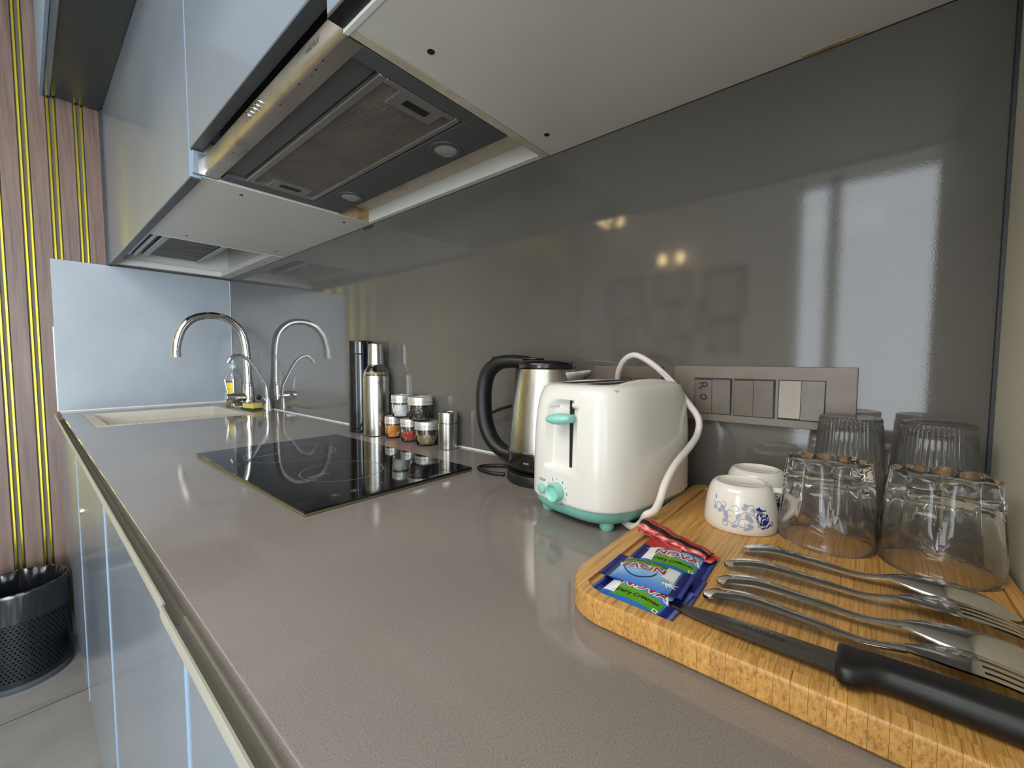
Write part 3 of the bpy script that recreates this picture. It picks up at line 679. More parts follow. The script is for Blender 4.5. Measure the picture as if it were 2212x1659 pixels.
# ------------------------------------------------------------------ kettle
k = thing('electric_kettle', 'brushed steel electric kettle with a black loop handle and lid', 'kettle', (1.892, -.078, 0), math.radians(6))
MB().lathe([(0, 0), (.0650, 0), (.0662, .002), (.0662, .013), (.0645, .0165), (.052, .0185), (0, .0185)], 56).build('power_base', 'black_plastic', k)
MB().lathe([(0, .0187), (.0560, .0195), (.0600, .0225), (.0625, .030), (.0636, .050), (.0624, .0525), (0, .0525)], 56).build('bottom_band', 'black_gloss', k)
MB().lathe([(.0620, .0528), (.0640, .0530), (.0640, .0548), (.0620, .0550)], 56, close=True).build('steel_ring', 'chrome', k)
MB().lathe([(0, .0552), (.0622, .0552), (.0618, .070), (.0598, .100), (.0562, .135), (.0518, .165), (.0490, .182), (.0478, .1865), (0, .1865)], 64).build('body', 'steel', k)
MB().lathe([(0, .1868), (.0478, .1868), (.0490, .1890), (.0486, .1950), (.0455, .1990), (.034, .2015), (.030, .2015), (0, .2018)], 56).build('lid', 'black_gloss', k)
MB().box(-.040, -.012, -.014, .014, .2005, .2058, .0025, 3).build('lid_tab', 'black_gloss', k)
hp = spline([(-.038, 0, .1975), (-.070, 0, .1990), (-.100, 0, .1950), (-.123, 0, .1780), (-.1325, 0, .150), (-.1340, 0, .115), (-.1280, 0, .080), (-.113, 0, .053), (-.090, 0, .037), (-.057, 0, .032)], 8)
nn = len(hp)
MB().tube(hp, [.011+.0025*math.sin(PI*i/(nn-1)) for i in range(nn)], 16, flat=1.25).build('handle', 'black_plastic', k)
MB().box(-.112, -.090, -.006, .006, .1995, .2080, .002, 2).build('lid_button', 'black_plastic', k)
sp = MB().tube([(-.0618, 0, .054), (-.0606, 0, .09), (-.0572, 0, .125), (-.0524, 0, .160), (-.0490, 0, .186)], [.009, .009, .009, .009, .010], 12, flat=1.3).build('spine_rib', 'black_plastic', k)
rows_ = []
for u in (0, .25, .5, .75, 1):
    w, zt_, dp = .022*(1-u)+.005*u, .1800+.0065*u, .042*(1-u)**1.3+.006
    rows_.append([(.036+.046*u, w*math.sin(a), zt_-dp*math.cos(a)*1.0 if abs(a) < PI/2-.01 else zt_) for a in [PI*(q/10-.5) for q in range(11)]])
loft(rows_).build('spout', 'steel', k, 50)
MB().box(-.005, .005, -.0634, -.0627, .036, .039).build('switch_mark', 'alu', k, 0)
cd = spline([(1.814, -.077, .006), (1.790, -.080, .005), (1.768, -.105, .005), (1.775, -.122, .005), (1.810, -.128, .005), (1.835, -.120, .005)], 8)
cord = MB().tube(cd, .0032, 10)
cd2 = spline([(1.812, -.060, .006), (1.770, -.046, .008), (1.718, -.032, .022), (1.688, -.026, .050), (1.694, -.024, .078), (1.728, -.022, .098), (1.785, -.020, .116), (1.850, -.012, .138), (1.935, -.010, .150)], 8)
cord.tube(cd2, .0032, 10)
cd_ = cord.build('power_cord', 'black_plastic', k); cd_.matrix_parent_inverse = k.matrix_basis.inverted()

# ------------------------------------------------------------------ switch plates
def plate(x0, x1, z0, z1, label):
    t = thing('switch_plate', label, 'switch plate', ((x0+x1)/2, -.0003, z0), 0, 'bronze switch plates on the splash slab')
    MB().box(-(x1-x0)/2, (x1-x0)/2, -.0085, 0, 0, z1-z0, .0012, 2).build('plate', 'switch_plate', t)
    return t
p = plate(2.080, 2.295, .1145, .1935, 'long bronze switch plate with six rocker switches')
cx = 2.1875
def rocker(parent, xa, xb, za, zb, tilt, material):
    m = MB(); y0 = -.0085; ya, yb = (-.0125, -.0098) if tilt > 0 else (-.0098, -.0125)
    xa -= cx; xb -= cx; za -= .1145; zb -= .1145
    v = [(xa, y0, za), (xb, y0, za), (xb, y0, zb), (xa, y0, zb), (xa, yb, za), (xb, yb, za), (xb, ya, zb), (xa, ya, zb)]
    m.add(v, [(0, 1, 2, 3), (4, 7, 6, 5), (0, 4, 5, 1), (1, 5, 6, 2), (2, 6, 7, 3), (3, 7, 4, 0)])
    return m.build('rocker_switch', material, parent, 0)
def well(xa, xb, za, zb): MB().box(xa-cx-.0012, xb-cx+.0012, -.0090, -.0084, za-.1145-.0012, zb-.1145+.0012).build('switch_well', 'ink', p, 0)
for xa, xb in ((2.1115, 2.1595), (2.1640, 2.2110), (2.2165, 2.2640)): well(xa, xb, .126, .1755)
r0 = rocker(p, 2.1115, 2.1347, .126, .1735, 1, 'switch'); rocker(p, 2.1353, 2.1585, .126, .1745, 1, 'switch')
rocker(p, 2.1640, 2.1868, .126, .1740, 1, 'switch'); rocker(p, 2.1874, 2.2100, .126, .1745, 1, 'switch')
rocker(p, 2.2165, 2.2397, .1275, .1755, -1, 'switch_worn'); rocker(p, 2.2403, 2.2640, .1265, .1755, -1, 'switch')
ox, oz = 2.1235-cx, .160-.1145
def stroke(pts): MB().tube(spline([(ox+a, -.0128+.0009*(0 if b > -.004 else 1), oz+b) for a, b in pts], 4), .0008, 6).build('handwriting', 'ink', r0)
# the marker letters R and O, written sideways down the switch
stroke([(.004, .010), (.000, .0095), (-.005, .009)]); stroke([(.004, .010), (.005, .006), (.0015, .0035), (-.001, .006), (-.0005, .0095)]); stroke([(0, .0055), (-.003, .003), (-.005, .001)])
stroke([(.004, -.010), (.001, -.0075), (-.003, -.009), (-.003, -.0125), (.001, -.0145), (.004, -.0125), (.004, -.010)])
p2 = plate(1.944, 2.061, .1145, .1915, 'shorter bronze socket plate partly hidden behind the kettle and toaster')
cx2 = 2.0025
for xa, xb in ((1.985, 2.011), (2.017, 2.0365)):
    MB().box(xa-cx2-.0008, xb-cx2+.0008, -.0090, -.0084, .0115, .0588).build('switch_well', 'ink', p2, 0)
    MB().box(xa-cx2, xb-cx2, -.0112, -.0086, .0123, .0580, .0006, 1).build('rocker_switch', 'switch', p2)
MB().lathe([(0, 0), (.0032, 0), (.0032, .001), (0, .001)], 14).build('socket_hole', 'ink', p2).matrix_local = frame_mtx((-.004, -.0113, .046), (1, 0, 0), (0, 0, 1))

# ------------------------------------------------------------------ toaster
T = thing('toaster', 'ivory two-slot toaster with mint green base, lever and knob', 'toaster', (2.038, -.1225, 0), math.radians(-8))
HX, HY = .078, .1075
def sect(hx, hy, z, n=112, e=3.6):
    out = []
    for j in range(n):
        a = 2*PI*j/n; c, s_ = math.cos(a), math.sin(a)
        out.append((hx*math.copysign(abs(c)**(2/e), c), hy*math.copysign(abs(s_)**(2/e), s_), z))
    return out
tab = [(.0255, 0.985), (.027, 1.0), (.06, .998), (.10, .988), (.125, .972), (.14, .953), (.150, .932), (.158, .905), (.164, .872), (.168, .835), (.1705, .79), (.1715, .74)]
zs = [.0255]+[.027+.0025*i for i in range(50)]+[.1535+.0015*i for i in range(10)]+[.1685, .1695, .1705, .1712, .1715]
PXC, PW = -.0035, .0245
rows = []
for z in zs:
    fct = lerp_tab(tab, z); hx, hy = HX*fct, HY*(1-(1-fct)*.75)
    row = sect(hx, hy, z)
    o2 = []
    for x, y, zz in row:
        if y < 0 and .064 < z < .156:
            top = .156-.0; arch = .024*max(0, 1-((x-PXC)/PW)**2)**.5
            inside = min((PW-abs(x-PXC))/.004, (z-.066)/.004, ((.130+arch)-z)/.004)
            w = max(0, min(1, inside)); y += .0090*w*w*(3-2*w)
        o2.append((x, y, zz))
    rows.append(o2)
body = loft(rows, True, True).build('body_shell', 'toaster_white', T, 50)
brow = [sect(HX*q, HY*(1-(1-q)*.7), z) for q, z in ((.66, .0065), (.78, .0072), (.86, .0095), (.915, .0140), (.955, .0195), (.972, .0253))]
loft(brow).build('base', 'mint_base', T, 50)
for x in (-.047, .047):
    for y in (-.078, .078): MB().lathe([(0, 0), (.0065, 0), (.0085, .003), (.009, .0105), (0, .0105)], 16, c=(x, y)).build('foot', 'mint_base', T)
for x in (-.021, .021):
    MB().box(x-.0135, x+.0135, -.072, .072, .1688, .17195, .0012, 1).build('bread_slot', 'dark_slot', T)
for sx, hh in ((1, .0100), (-1, .0055)):
    MB().sheet(lambda u, v, sx=sx, hh=hh: (sx*(.0585-.017*v), -.080+.16*u, .1655+(hh*max(0, math.sin(PI*u))**.6+.002)*math.sin(PI*(.04+v*.92))), 28, 10).build('slot_rim', 'toaster_white', T)
def front_y(x, z):
    fct = lerp_tab(tab, z); hx, hy = HX*fct, HY*(1-(1-fct)*.75)
    return -hy*(1-abs(x/hx)**3.6)**(1/3.6)
def front_mtx(x, z, off=0):
    y = front_y(x, z); dy = (front_y(x+.001, z)-front_y(x-.001, z))/.002
    m_ = frame_mtx((x, y, z), (1, dy, 0), (0, 0, 1)); m_.translation += m_.col[2].to_3d()*off; return m_
sx = PXC+.0115
MB().box(sx-.0016, sx+.0016, front_y(sx, .11)+.0065, front_y(sx, .11)+.0125, .071, .1530).build('lever_slot', 'dark_slot', T, 0)
lv = []; yl = front_y(PXC, .125)
for i in range(15):
    u = i/14; w = max(.12, math.sin(PI*min(1, .10+.80*u)))**.6
    lv.append([(PXC-.0130+.034*u, yl-.0085+.006*u+.0100*w*math.cos(a), .1290+.003*u+.0072*w*math.sin(a)) for a in [2*PI*j/16 for j in range(16)]])
loft(lv).build('lever', 'mint', T, 60)
MB().box(sx-.005, sx+.005, yl-.006, yl+.008, .126, .136, .001, 1).build('lever_stem', 'mint', T)
KX, KZ = -.0060, .0395
kn = MB().lathe([(0, .0062), (.0068, .0072), (.0092, .0105), (.0104, .0108), (.0112, .0095), (.0119, -.0005), (0, -.0005)], 36).build('browning_knob', 'mint', T)
kn.matrix_local = front_mtx(KX, KZ, -.0003)
MB().lathe([(0, .0042), (.004, .004), (.0065, .0028), (.0072, -.001), (0, -.001)], 24).build('stop_button', 'mint', T).matrix_local = front_mtx(KX-.0262, .0375)
def on_front(x, z, s, size): text_obj('lettering', s, size, 'ink', T, front_mtx(x, z, .0004))
on_front(KX-.0262, .0485, 'STOP', .0052)
for a, s in ((150, '•'), (118, '3'), (92, '•'), (55, '4'), (28, '•'), (0, '5'), (-28, '•'), (-58, '6')):
    on_front(KX+.0155*math.cos(math.radians(a)), KZ+.0155*math.sin(math.radians(a)), s, .0050)
cpts = spline([(2.070, -.165, .0048), (2.0906, -.1868, .0050), (2.1026, -.1904, .0062), (2.1105, -.1910, .0140), (2.1190, -.2000, .0268), (2.1255, -.1940, .0315), (2.1262, -.1800, .0393), (2.1265, -.1639, .0566), (2.1290, -.1380, .0750), (2.1320, -.0945, .0901), (2.1320, -.0627, .1033), (2.1300, -.0560, .1235), (2.1105, -.050, .147), (2.0902, -.045, .1699), (2.0681, -.045, .1902), (2.0467, -.045, .2045), (2.0305, -.045, .2094), (2.0140, -.040, .2020), (2.000, -.030, .1850), (1.992, -.018, .166), (1.986, -.010, .148)], 8)
co = MB().tube(cpts, .0044, 14).build('power_cord', 'white_cord', T); co.matrix_parent_inverse = T.matrix_basis.inverted()
ci = spline([(2.1095, -.0495, .1500), (2.0902, -.0455, .1722), (2.0681, -.0455, .1922)], 10)
for i in range(3, 18, 1):
    q = ci[i]; MB().box(-.0006, .0006, -.0002, .0002, -.0005, .0005).build('cord_marking', 'cord_print', co, 0).location = (q.x, q.y-.0039, q.z)

# ------------------------------------------------------------------ waste bin
B = thing('waste_bin', 'black perforated metal waste bin lined with a black bag', 'bin', (.175, -.6925, FL))
R0, R1, HB = .112, .115, .315
def rad(z): return R0+(R1-R0)*z/HB
m = MB(); NC, NR = 64, 20; z0, z1 = .035, .235
for i in range(NC):
    for j in range(NR):
        dz = (z1-z0)/NR; dt = 2*PI/NC
        zc = z0+dz*(j+.5); tc = dt*(i+.5*(j % 2)+.5)
        def P(a, b): r = rad(zc+b); t = tc+a; return (r*math.cos(t), r*math.sin(t), zc+b)
        o = [P(-dt/2, -dz/2), P(0, -dz/2), P(dt/2, -dz/2), P(dt/2, 0), P(dt/2, dz/2), P(0, dz/2), P(-dt/2, dz/2), P(-dt/2, 0)]
        hr = .0029
        q = [P(hr/R0*math.cos(a), hr*math.sin(a)) for a in [PI*(1.25+.25*s) for s in range(8)]]
        m.add(o+q, [(s, (s+1) % 8, 8+(s+1) % 8, 8+s) for s in range(8)])
m.lathe([(rad(.006), .006), (rad(z0), z0)], 128); m.lathe([(rad(z1), z1), (rad(HB), HB)], 128)
m.build('perforated_shell', 'bin', B, 30)
MB().lathe([(0, 0), (R0+.004, 0), (R0+.006, .003), (R0+.006, .014), (R0+.001, .018), (R0-.002, .018), (0, .012)], 64).build('base_ring', 'bin_ring', B)
def wob(t, z, a): return a*(math.sin(9*t+40*z)+.7*math.sin(17*t-70*z+1)+.5*math.sin(31*t+55*z+2))
bagp = [(rad(.215)+.0020, .222), (rad(.24)+.0026, .245), (rad(.28)+.0024, .28), (R1+.002, .305), (R1+.0022, .314), (R1+.001, .318), (R1-.002, .318), (R1-.004, .312), (R1-.010, .28), (R1-.013, .22), (R1-.014, .12), (R1-.016, .03), (0, .026)]
MB().lathe(bagp, 160, lambda t, z, r, i: abs(wob(t, z*9, .0011))+(.0012*math.sin(53*t+z*300) if i in (1, 2) else 0) if i < 5 else (wob(t, z, .0034) if 6 < i < 12 else 0)).build('bin_liner', 'bag', B, 60)
# ------------------------------------------------------------------ bamboo board
BX0, BX1, BYF, BYB, BT, BF = 2.1180, LR-.004, -.3770, -.0130, .0220, .0190
bd = thing('bamboo_board', 'bamboo serving board with rounded corners in the near right corner of the worktop', 'board', (2.25, -.195, 0))
CR = .038
def yfront(x):
    d = CR-(x-BX0)
    y = BYF+.004*(1-(x-BX0)/.3)*0
    return y if d <= 0 else y+CR-math.sqrt(max(0, CR*CR-d*d))
def yback(x):
    d = .02-(x-BX0)
    return BYB if d <= 0 else BYB-.02+math.sqrt(max(0, .0004-d*d))
NS = 34; SW = (BX1-BX0)/NS
for i in range(NS):
    a, b = BX0+SW*i, BX0+SW*(i+1); nx = 4 if i < 5 else 2
    a2, b2 = a+.00007, b-.00007
    V = []; F = []
    edge_strip = i < 2 or i == NS-1
    rf, rb = .0105, .016
    for q in range(nx+1):
        x = a2+(b2-a2)*q/nx; yf, yb = yfront(x), yback(x)
        if i < 5:
            d = CR-.012-(x-BX0-.012); yfi = BYF+rf if d <= 0 else BYF+rf+(CR-.012)-math.sqrt(max(0, (CR-.012)**2-d*d))
        else: yfi = BYF+rf
        yfi = max(yfi, yf+.004); ybi = min(yb-rb, BYB-rb)
        zt = BT if edge_strip else BF
        V += [(x, yf+.003, 0), (x, yf, .003), (x, yf, BT-.003), (x, yf+.0012, BT-.0008), (x, yf+.0035, BT), (x, yfi, BT), (x, yfi+.003, zt), (x, ybi-.003, zt), (x, ybi, BT), (x, yb-.002, BT), (x, yb, BT-.002), (x, yb, .002), (x, yb-.002, 0)]
    K = 13
    V = [(x-2.25, y+.195, z) for x, y, z in V]
    for q in range(nx):
        for k2 in range(K): F.append((q*K+k2, q*K+(k2+1) % K, (q+1)*K+(k2+1) % K, (q+1)*K+k2))
    F.append(tuple(range(K))); F.append(tuple(nx*K+k2 for k2 in range(K-1, -1, -1)))
    MB().add(V, F).build('bamboo_strip', 'bamboo', bd, 30)
ZB = BF+.0003

# ------------------------------------------------------------------ cups
def cup(x, y, rz, label):
    t = thing('teacup', label, 'cup', (x, y, ZB), rz, 'upturned cups on the board')
    prof = [(.0345, .0008), (.0358, .0), (.0368, .0012), (.0366, .008), (.0356, .020), (.0338, .032), (.0312, .0415), (.0285, .0462), (.0262, .0480), (.0235, .0485), (.0225, .0475), (.0215, .0458), (0, .0452)]
    inner = [(0, .0420), (.022, .0422), (.027, .0405), (.0305, .034), (.0328, .022), (.0342, .010)]
    MB().lathe(prof[::-1]+[(.0345, .0008)], 64).build('bowl', 'ceramic', t, 60)
    MB().lathe(inner, 48).build('inner_wall', 'ceramic', t, 60)
    hp = spline([(.030, 0, .040), (.038, 0, .0405), (.047, 0, .0365), (.0500, 0, .027), (.047, 0, .017), (.040, 0, .0105), (.0345, 0, .0105)], 6)
    MB().tube(hp, .0036, 12, flat=1.15).build('handle', 'ceramic', t)
    def rz_(z):
        P = sorted([(b, a) for a, b in prof if b > .001 and a > .028]); 
        for (z0, r0), (z1, r1) in zip(P, P[1:]):
            if z <= z1: return r0+(r1-r0)*(z-z0)/(z1-z0)
        return P[-1][1]
    def S(th, z): r = rz_(z)+.00025; return (r*math.cos(th), r*math.sin(th), z)
    def ribbon(m, pts, w):
        # pts in (arc metres, z); w list of half widths
        L = len(pts); v = []; f = []
        for i, (s_, z) in enumerate(pts):
            p0, p1 = pts[max(i-1, 0)], pts[min(i+1, L-1)]; dx, dz = p1[0]-p0[0], p1[1]-p0[1]; l = math.hypot(dx, dz) or 1
            for q in (-1, 1): v.append(S((s_-dz/l*w[i]*q)/.036, z+dx/l*w[i]*q))
        for i in range(L-1): f.append((2*i, 2*i+1, 2*i+3, 2*i+2))
        m.add(v, f)
    def spiral(m, s0, z0, r, a0, turns, w, sgn=1, shrink=.25):
        n = 26; pts = []; ws = []
        for i in range(n):
            u = i/(n-1); a = a0+sgn*turns*2*PI*u; rr = r*(1-(1-shrink)*u)
            pts.append((s0+rr*math.cos(a), z0+rr*math.sin(a))); ws.append(w*(.35+.65*math.sin(PI*min(1, u+.1))))
        ribbon(m, pts, ws)
    def leaf(m, s0, z0, l, a, w):
        n = 9; pts = [(s0+l*i/(n-1)*math.cos(a), z0+l*i/(n-1)*math.sin(a)) for i in range(n)]
        ribbon(m, pts, [w*math.sin(PI*i/(n-1))**.7+.00008 for i in range(n)])
    def flower(m, s0, z0, r):
        for a in range(5): leaf(m, s0, z0, r, a*2*PI/5+.3, r*.36)
    A0 = math.radians(-90)*.036           # the printed side faces the room
    m = MB(); random.seed(3)
    path = [(-.036, .030), (-.031, .022), (-.025, .024), (-.021, .016), (-.014, .011), (-.008, .018), (-.003, .024), (.004, .023), (.010, .016), (.014, .008), (.020, .010)]
    sp = [(p.x+A0, p.y) for p in spline([(a, b, 0) for a, b in path], 7)]
    ribbon(m, sp, [.00042]*len(sp))
    for s0, z0, r, a0, tn, sg in [(-.030, .027, .004, -1, .9, 1), (-.024, .028, .0035, 2.2, .8, -1), (-.017, .020, .005, .5, .9, 1), (-.011, .026, .0045, 3, .9, -1), (-.004, .012, .006, 1, 1, 1), (.004, .029, .004, 3.3, .9, -1), (.009, .022, .005, 0, 1, 1), (.000, .019, .004, 2, .9, -1), (-.020, .010, .004, 2.5, .9, 1)]: spiral(m, s0+A0, z0, r, a0, tn, .0005, sg)
    for s0, z0, l, a, w in [(-.034, .032, .005, 1.9, .0014), (-.030, .020, .006, .4, .0016), (-.027, .027, .006, -.6, .002), (-.023, .023, .007, -.9, .002), (-.018, .015, .006, 2.5, .0018), (-.015, .008, .007, .2, .0018), (-.010, .016, .007, 1.2, .002), (-.006, .029, .006, -.4, .002), (-.002, .022, .007, -.9, .0022), (.003, .026, .006, .3, .0018), (.005, .014, .007, 2.2, .002), (.010, .010, .007, .8, .002), (-.004, .006, .007, .3, .0016), (.002, .007, .006, .9, .0016), (.009, .026, .005, -.4, .0016)]: leaf(m, s0+A0, z0, l, a, w)
    for s0, z0 in [(-.0335, .0235), (-.021, .0125), (-.002, .031), (.002, .011)]: flower(m, s0+A0, z0, .0026)
    m.build('pale_scroll_print', 'print_pale', t, 0)
    d = MB(); s1 = .0165+A0
    spiral(d, s1, .0185, .0085, 1.2, .95, .0011, 1, .55); spiral(d, s1+.001, .0165, .0052, -1.5, 1.1, .0008, -1, .2); spiral(d, s1-.002, .0215, .003, 0, 1, .0005, 1, .2); spiral(d, s1+.0085, .012, .003, 2, 1, .0005, -1, .2)
    for a, l in ((.5, .004), (1.3, .0045), (2.1, .004)): leaf(d, s1-.0055, .0262, l, a, .0012)
    flower(d, s1+.001, .0150, .0032); flower(d, s1-.003, .0225, .0018); flower(d, s1+.0035, .0215, .0018)
    leaf(d, s1-.004, .0085, .010, .15, .0009); leaf(d, s1+.003, .0085, .007, .7, .0009)
    d.build('cobalt_print', 'print_blue', t, 0)
    return t
cup(2.2005, -.1350, math.radians(22), 'upturned white teacup with blue scroll print, nearest the cutlery')
cup(2.2030, -.0600, math.radians(20), 'upturned white teacup standing behind the other, nearest the wall')

# ------------------------------------------------------------------ tumblers
def fluted(x, y, rz, label):
    t = thing('fluted_glass', label, 'glass', (x, y, ZB), rz, 'heavy fluted tumblers')
    H = .0830; N = 9
    def ro(z): return lerp_tab([(0, .0402), (.03, .0398), (.06, .0378), (H, .0352)], z)
    def mod(th, z, r, i):
        if z < .022: return 0
        w = min(1, (z-.022)/.022); a = abs(math.sin(N*th/2))
        return -.0030*w*(1-a**.55)*(1 if r > .03 else .0)
    outer = [(ro(H*i/22), H*i/22) for i in range(23)]
    prof = [(.0388, .0006), (.0396, .0)]+outer[1:]+[(.0335, H+.0012), (.026, H+.0008), (.018, H-.002), (0, H-.0025)]
    def mod2(th, z, r, i):
        d = mod(th, z, r, i)
        if z > H-.004 and r > .02: return (d-.0010*(1-abs(math.sin(N*th/2))), -.0016+.0022*abs(math.sin(N*th/2+.2))+.0006*math.sin(3*th))
        return d
    def modi(th, z, r, i):
        w = max(0, min(1, (z-.030)/.02)); return -.0016*w*(1-abs(math.sin(N*th/2+.3)))
    g = MB().lathe(prof, 144, mod2)
    inner = [(.0388, .0006), (.0384, .010), (.0376, .030), (.0352, .050), (.0320, .060), (.024, .0665), (.012, .069), (0, .0695)]
    g.lathe(inner, 144, modi)
    g.build('glass_body', 'glass_dim', t, 60)
    return t
fluted(2.2765, -.1275, 0, 'upturned heavy fluted tumbler beside the white teacup')
fluted(2.3565, -.1310, .4, 'upturned heavy fluted tumbler against the cream right wall')
def ribbed(x, y, label):
    t = thing('ribbed_glass', label, 'glass', (x, y, ZB), 0, 'tall ribbed tumblers')
    H = .1190; N = 44
    def ro(z): return .0350-(.0350-.0287)*z/H
    def mod(th, z, r, i):
        if z < .006 or z > H-.001: return 0
        ph = PI if z < .060 else 0
        k = abs(math.sin(N*th/2+ph/2)); w = min(1, abs(z-.060)/.008)
        return -.0011*(1-k)*w
    outer = [(ro(z), z) for z in [0, .004, .007, .02, .035, .045, .052, .056, .060, .064, .068, .075, .09, .105, .110]]
    prof = [(.0335, .0004)]+outer+[(.0287, .1115), (.0280, .1125), (.0287, .1140), (.0282, H-.001), (.0268, H), (.022, H-.0012), (0, H-.0016)]
    g = MB().lathe(prof, 176, mod)
    g.lathe([(.0335, .0004), (.0325, .01), (.0300, .060), (.0262, .104), (.024, .1075), (0, .1085)], 64)
    g.build('glass_body', 'glass_ribbed', t, 60)
    return t
ribbed(2.2900, -.0420, 'tall upturned ribbed tumbler below the switch plate, left of the pair')
ribbed(2.3600, -.0435, 'tall upturned ribbed tumbler beside the cream wall, right of the pair')

# ------------------------------------------------------------------ cutlery
def utensil(name, label, cat, p0, p1, head, W, zt, group, thick=.0014):
    """a face-down spoon or fork lying from handle end p0 to tip p1"""
    a, b = Vector((p0[0], p0[1], 0)), Vector((p1[0], p1[1], 0)); L = (b-a).length; ang = math.atan2((b-a).y, (b-a).x)
    t = thing(name, label, cat, (p0[0], p0[1], ZB), ang, group)
    wt_, zc = W, zt
    HS = head
    m = MB()
    nu = 46; nv = 8
    def handle(u, v):
        s = HS*u**1.5; w = lerp_tab(wt_, s)*(math.sqrt(max(.0004, 1-(1-s/.045)**2)) if s < .045 else 1); q = 2*v-1
        return (s*L, w*q, lerp_tab(zc, s)-.0016*q*q)
    m.sheet(handle, nu, nv, thick); m.build('handle', 'cutlery', t, 50)
    return t, L
SW_ = [(0, .0084), (.08, .0088), (.20, .0072), (.38, .0046), (.53, .0034), (.60, .0040)]
FW_ = [(0, .0076), (.08, .0080), (.22, .0066), (.40, .0046), (.53, .0034), (.60, .0040)]
ZT = [(0, .0050), (.05, .0090), (.16, .0125), (.33, .0105), (.49, .0080), (.60, .0118)]
def spoon(p0, p1, label, big=1.0):
    t, L = utensil('spoon', label, 'spoon', p0, p1, .60, SW_, ZT, 'spoons on the board')
    def bowl(u, v):
        s = .595+.405*u; w = .0185*big*(math.sin(PI*min(1, u*.94+.035))**.62)*(.78+.3*u if u < .6 else .96-.02*(u-.6)) if u > 0 else .0028
        w = max(w, .0040 if u < .2 else .0004); q = 2*v-1
        ridge = lerp_tab([(0, .0120), (.18, .0150), (.45, .0165), (.75, .0125), (1, .0035)], u)
        dep = lerp_tab([(0, .0022), (.25, .0060), (.5, .0080), (.8, .0050), (1, .0003)], u)
        return (s*L, w*q, ridge-dep*q*q)
    MB().sheet(bowl, 36, 16, .0010).build('bowl', 'cutlery', t, 60)
    return t
def fork(p0, p1, label):
    t, L = utensil('fork', label, 'fork', p0, p1, .60, FW_, ZT, 'forks on the board')
    def ridge(u): return lerp_tab([(0, .0120), (.15, .0140), (.35, .0150), (.65, .0120), (1, .0030)], u)
    def head(u, v):
        u2 = u*.40; s = .597+.403*u2; w = lerp_tab([(0, .0040), (.14, .0085), (.32, .0118), (.40, .0120)], u2); q = 2*v-1
        return (s*L, w*q, ridge(u2)-.0012*q*q)
    MB().sheet(head, 14, 8, .0012).build('head', 'cutlery', t, 50)
    for k2 in range(4):
        yc = -.0095+.00633*k2
        def tine(u, v, yc=yc):
            u2 = .395+.605*u; s = .597+.403*u2; w = .0021*(1-.55*u**3); q = 2*v-1
            return (s*L, yc*(1-.06*u)+w*q, ridge(u2)-.0004*q*q-.001)
        MB().sheet(tine, 18, 3, .0012).build('tine', 'cutlery', t, 50)
    return t
spoon((2.2180, -.2125), (2.3905, -.2050), 'steel spoon lying face down, closest to the fluted tumblers')
fork((2.2125, -.2540), (2.4015, -.2360), 'steel fork with a flat squared handle end between the two spoons')
spoon((2.2150, -.2880), (2.4000, -.2770), 'steel spoon lying face down between the two forks', 1.05)
fork((2.2125, -.3170), (2.4018, -.3090), 'steel fork lying face down beside the knife')

kf = thing('serrated_knife', 'serrated steel table knife with a black plastic handle', 'knife', (2.1935, -.3455, ZB), math.radians(-.5))
def blade(u, v):
    x = .1065*u; top = lerp_tab([(0, .0012), (.10, .0040), (.45, .0085), (1, .0098)], u); bot = -lerp_tab([(0, .0010), (.10, .0050), (.4, .0090), (1, .0108)], u)
    return (x, bot+(top-bot)*v, .0030+.0035*u)
MB().sheet(blade, 40, 6, .0011).build('blade', 'knife_steel', kf, 40)
sr = MB()
for i in range(60):
    u = .06+.86*i/60; x = .1065*u; bot = -lerp_tab([(0, .0010), (.10, .0050), (.4, .0090), (1, .0108)], u); z = .0030+.0035*u
    sr.add([(x, bot+.0012, z+.0003), (x+.00135, bot+.0012, z+.0003), (x+.0007, bot-.0005, z-.0001), (x, bot+.0012, z-.0010), (x+.00135, bot+.0012, z-.0010), (x+.0007, bot-.0005, z-.0007)], [(0, 1, 2), (5, 4, 3), (0, 2, 5, 3), (1, 4, 5, 2)])
sr.build('serrated_edge', 'serration', kf, 0)
text_obj('lettering', 'DREAMLINE', .0052, 'ink', kf, frame_mtx((.062, .003, .00545), (1, 0, .035), (0, 1, 0)))
kr = []
for x, w, hh, zc, yo in [(.0945, .0118, .0050, .0075, -.0015), (.0955, .0145, .0066, .0078, -.0020), (.0985, .0150, .0070, .0080, -.0028), (.104, .0145, .0072, .0082, -.0030), (.110, .0115, .0074, .0084, .0000), (.118, .0100, .0076, .0086, .0012), (.135, .0102, .0080, .0090, .0010), (.165, .0108, .0084, .0093, .0005), (.188, .0112, .0084, .0092, .0000), (.1965, .0100, .0070, .0090, 0), (.1995, .0060, .0040, .0090, 0)]:
    kr.append([(x+.0065, yo+w*math.copysign(abs(math.cos(a))**.65, math.cos(a)), zc+hh*math.copysign(abs(math.sin(a))**.8, math.sin(a))) for a in [2*PI*j/24 for j in range(24)]])
loft(kr).build('handle', 'black_plastic', kf, 60)

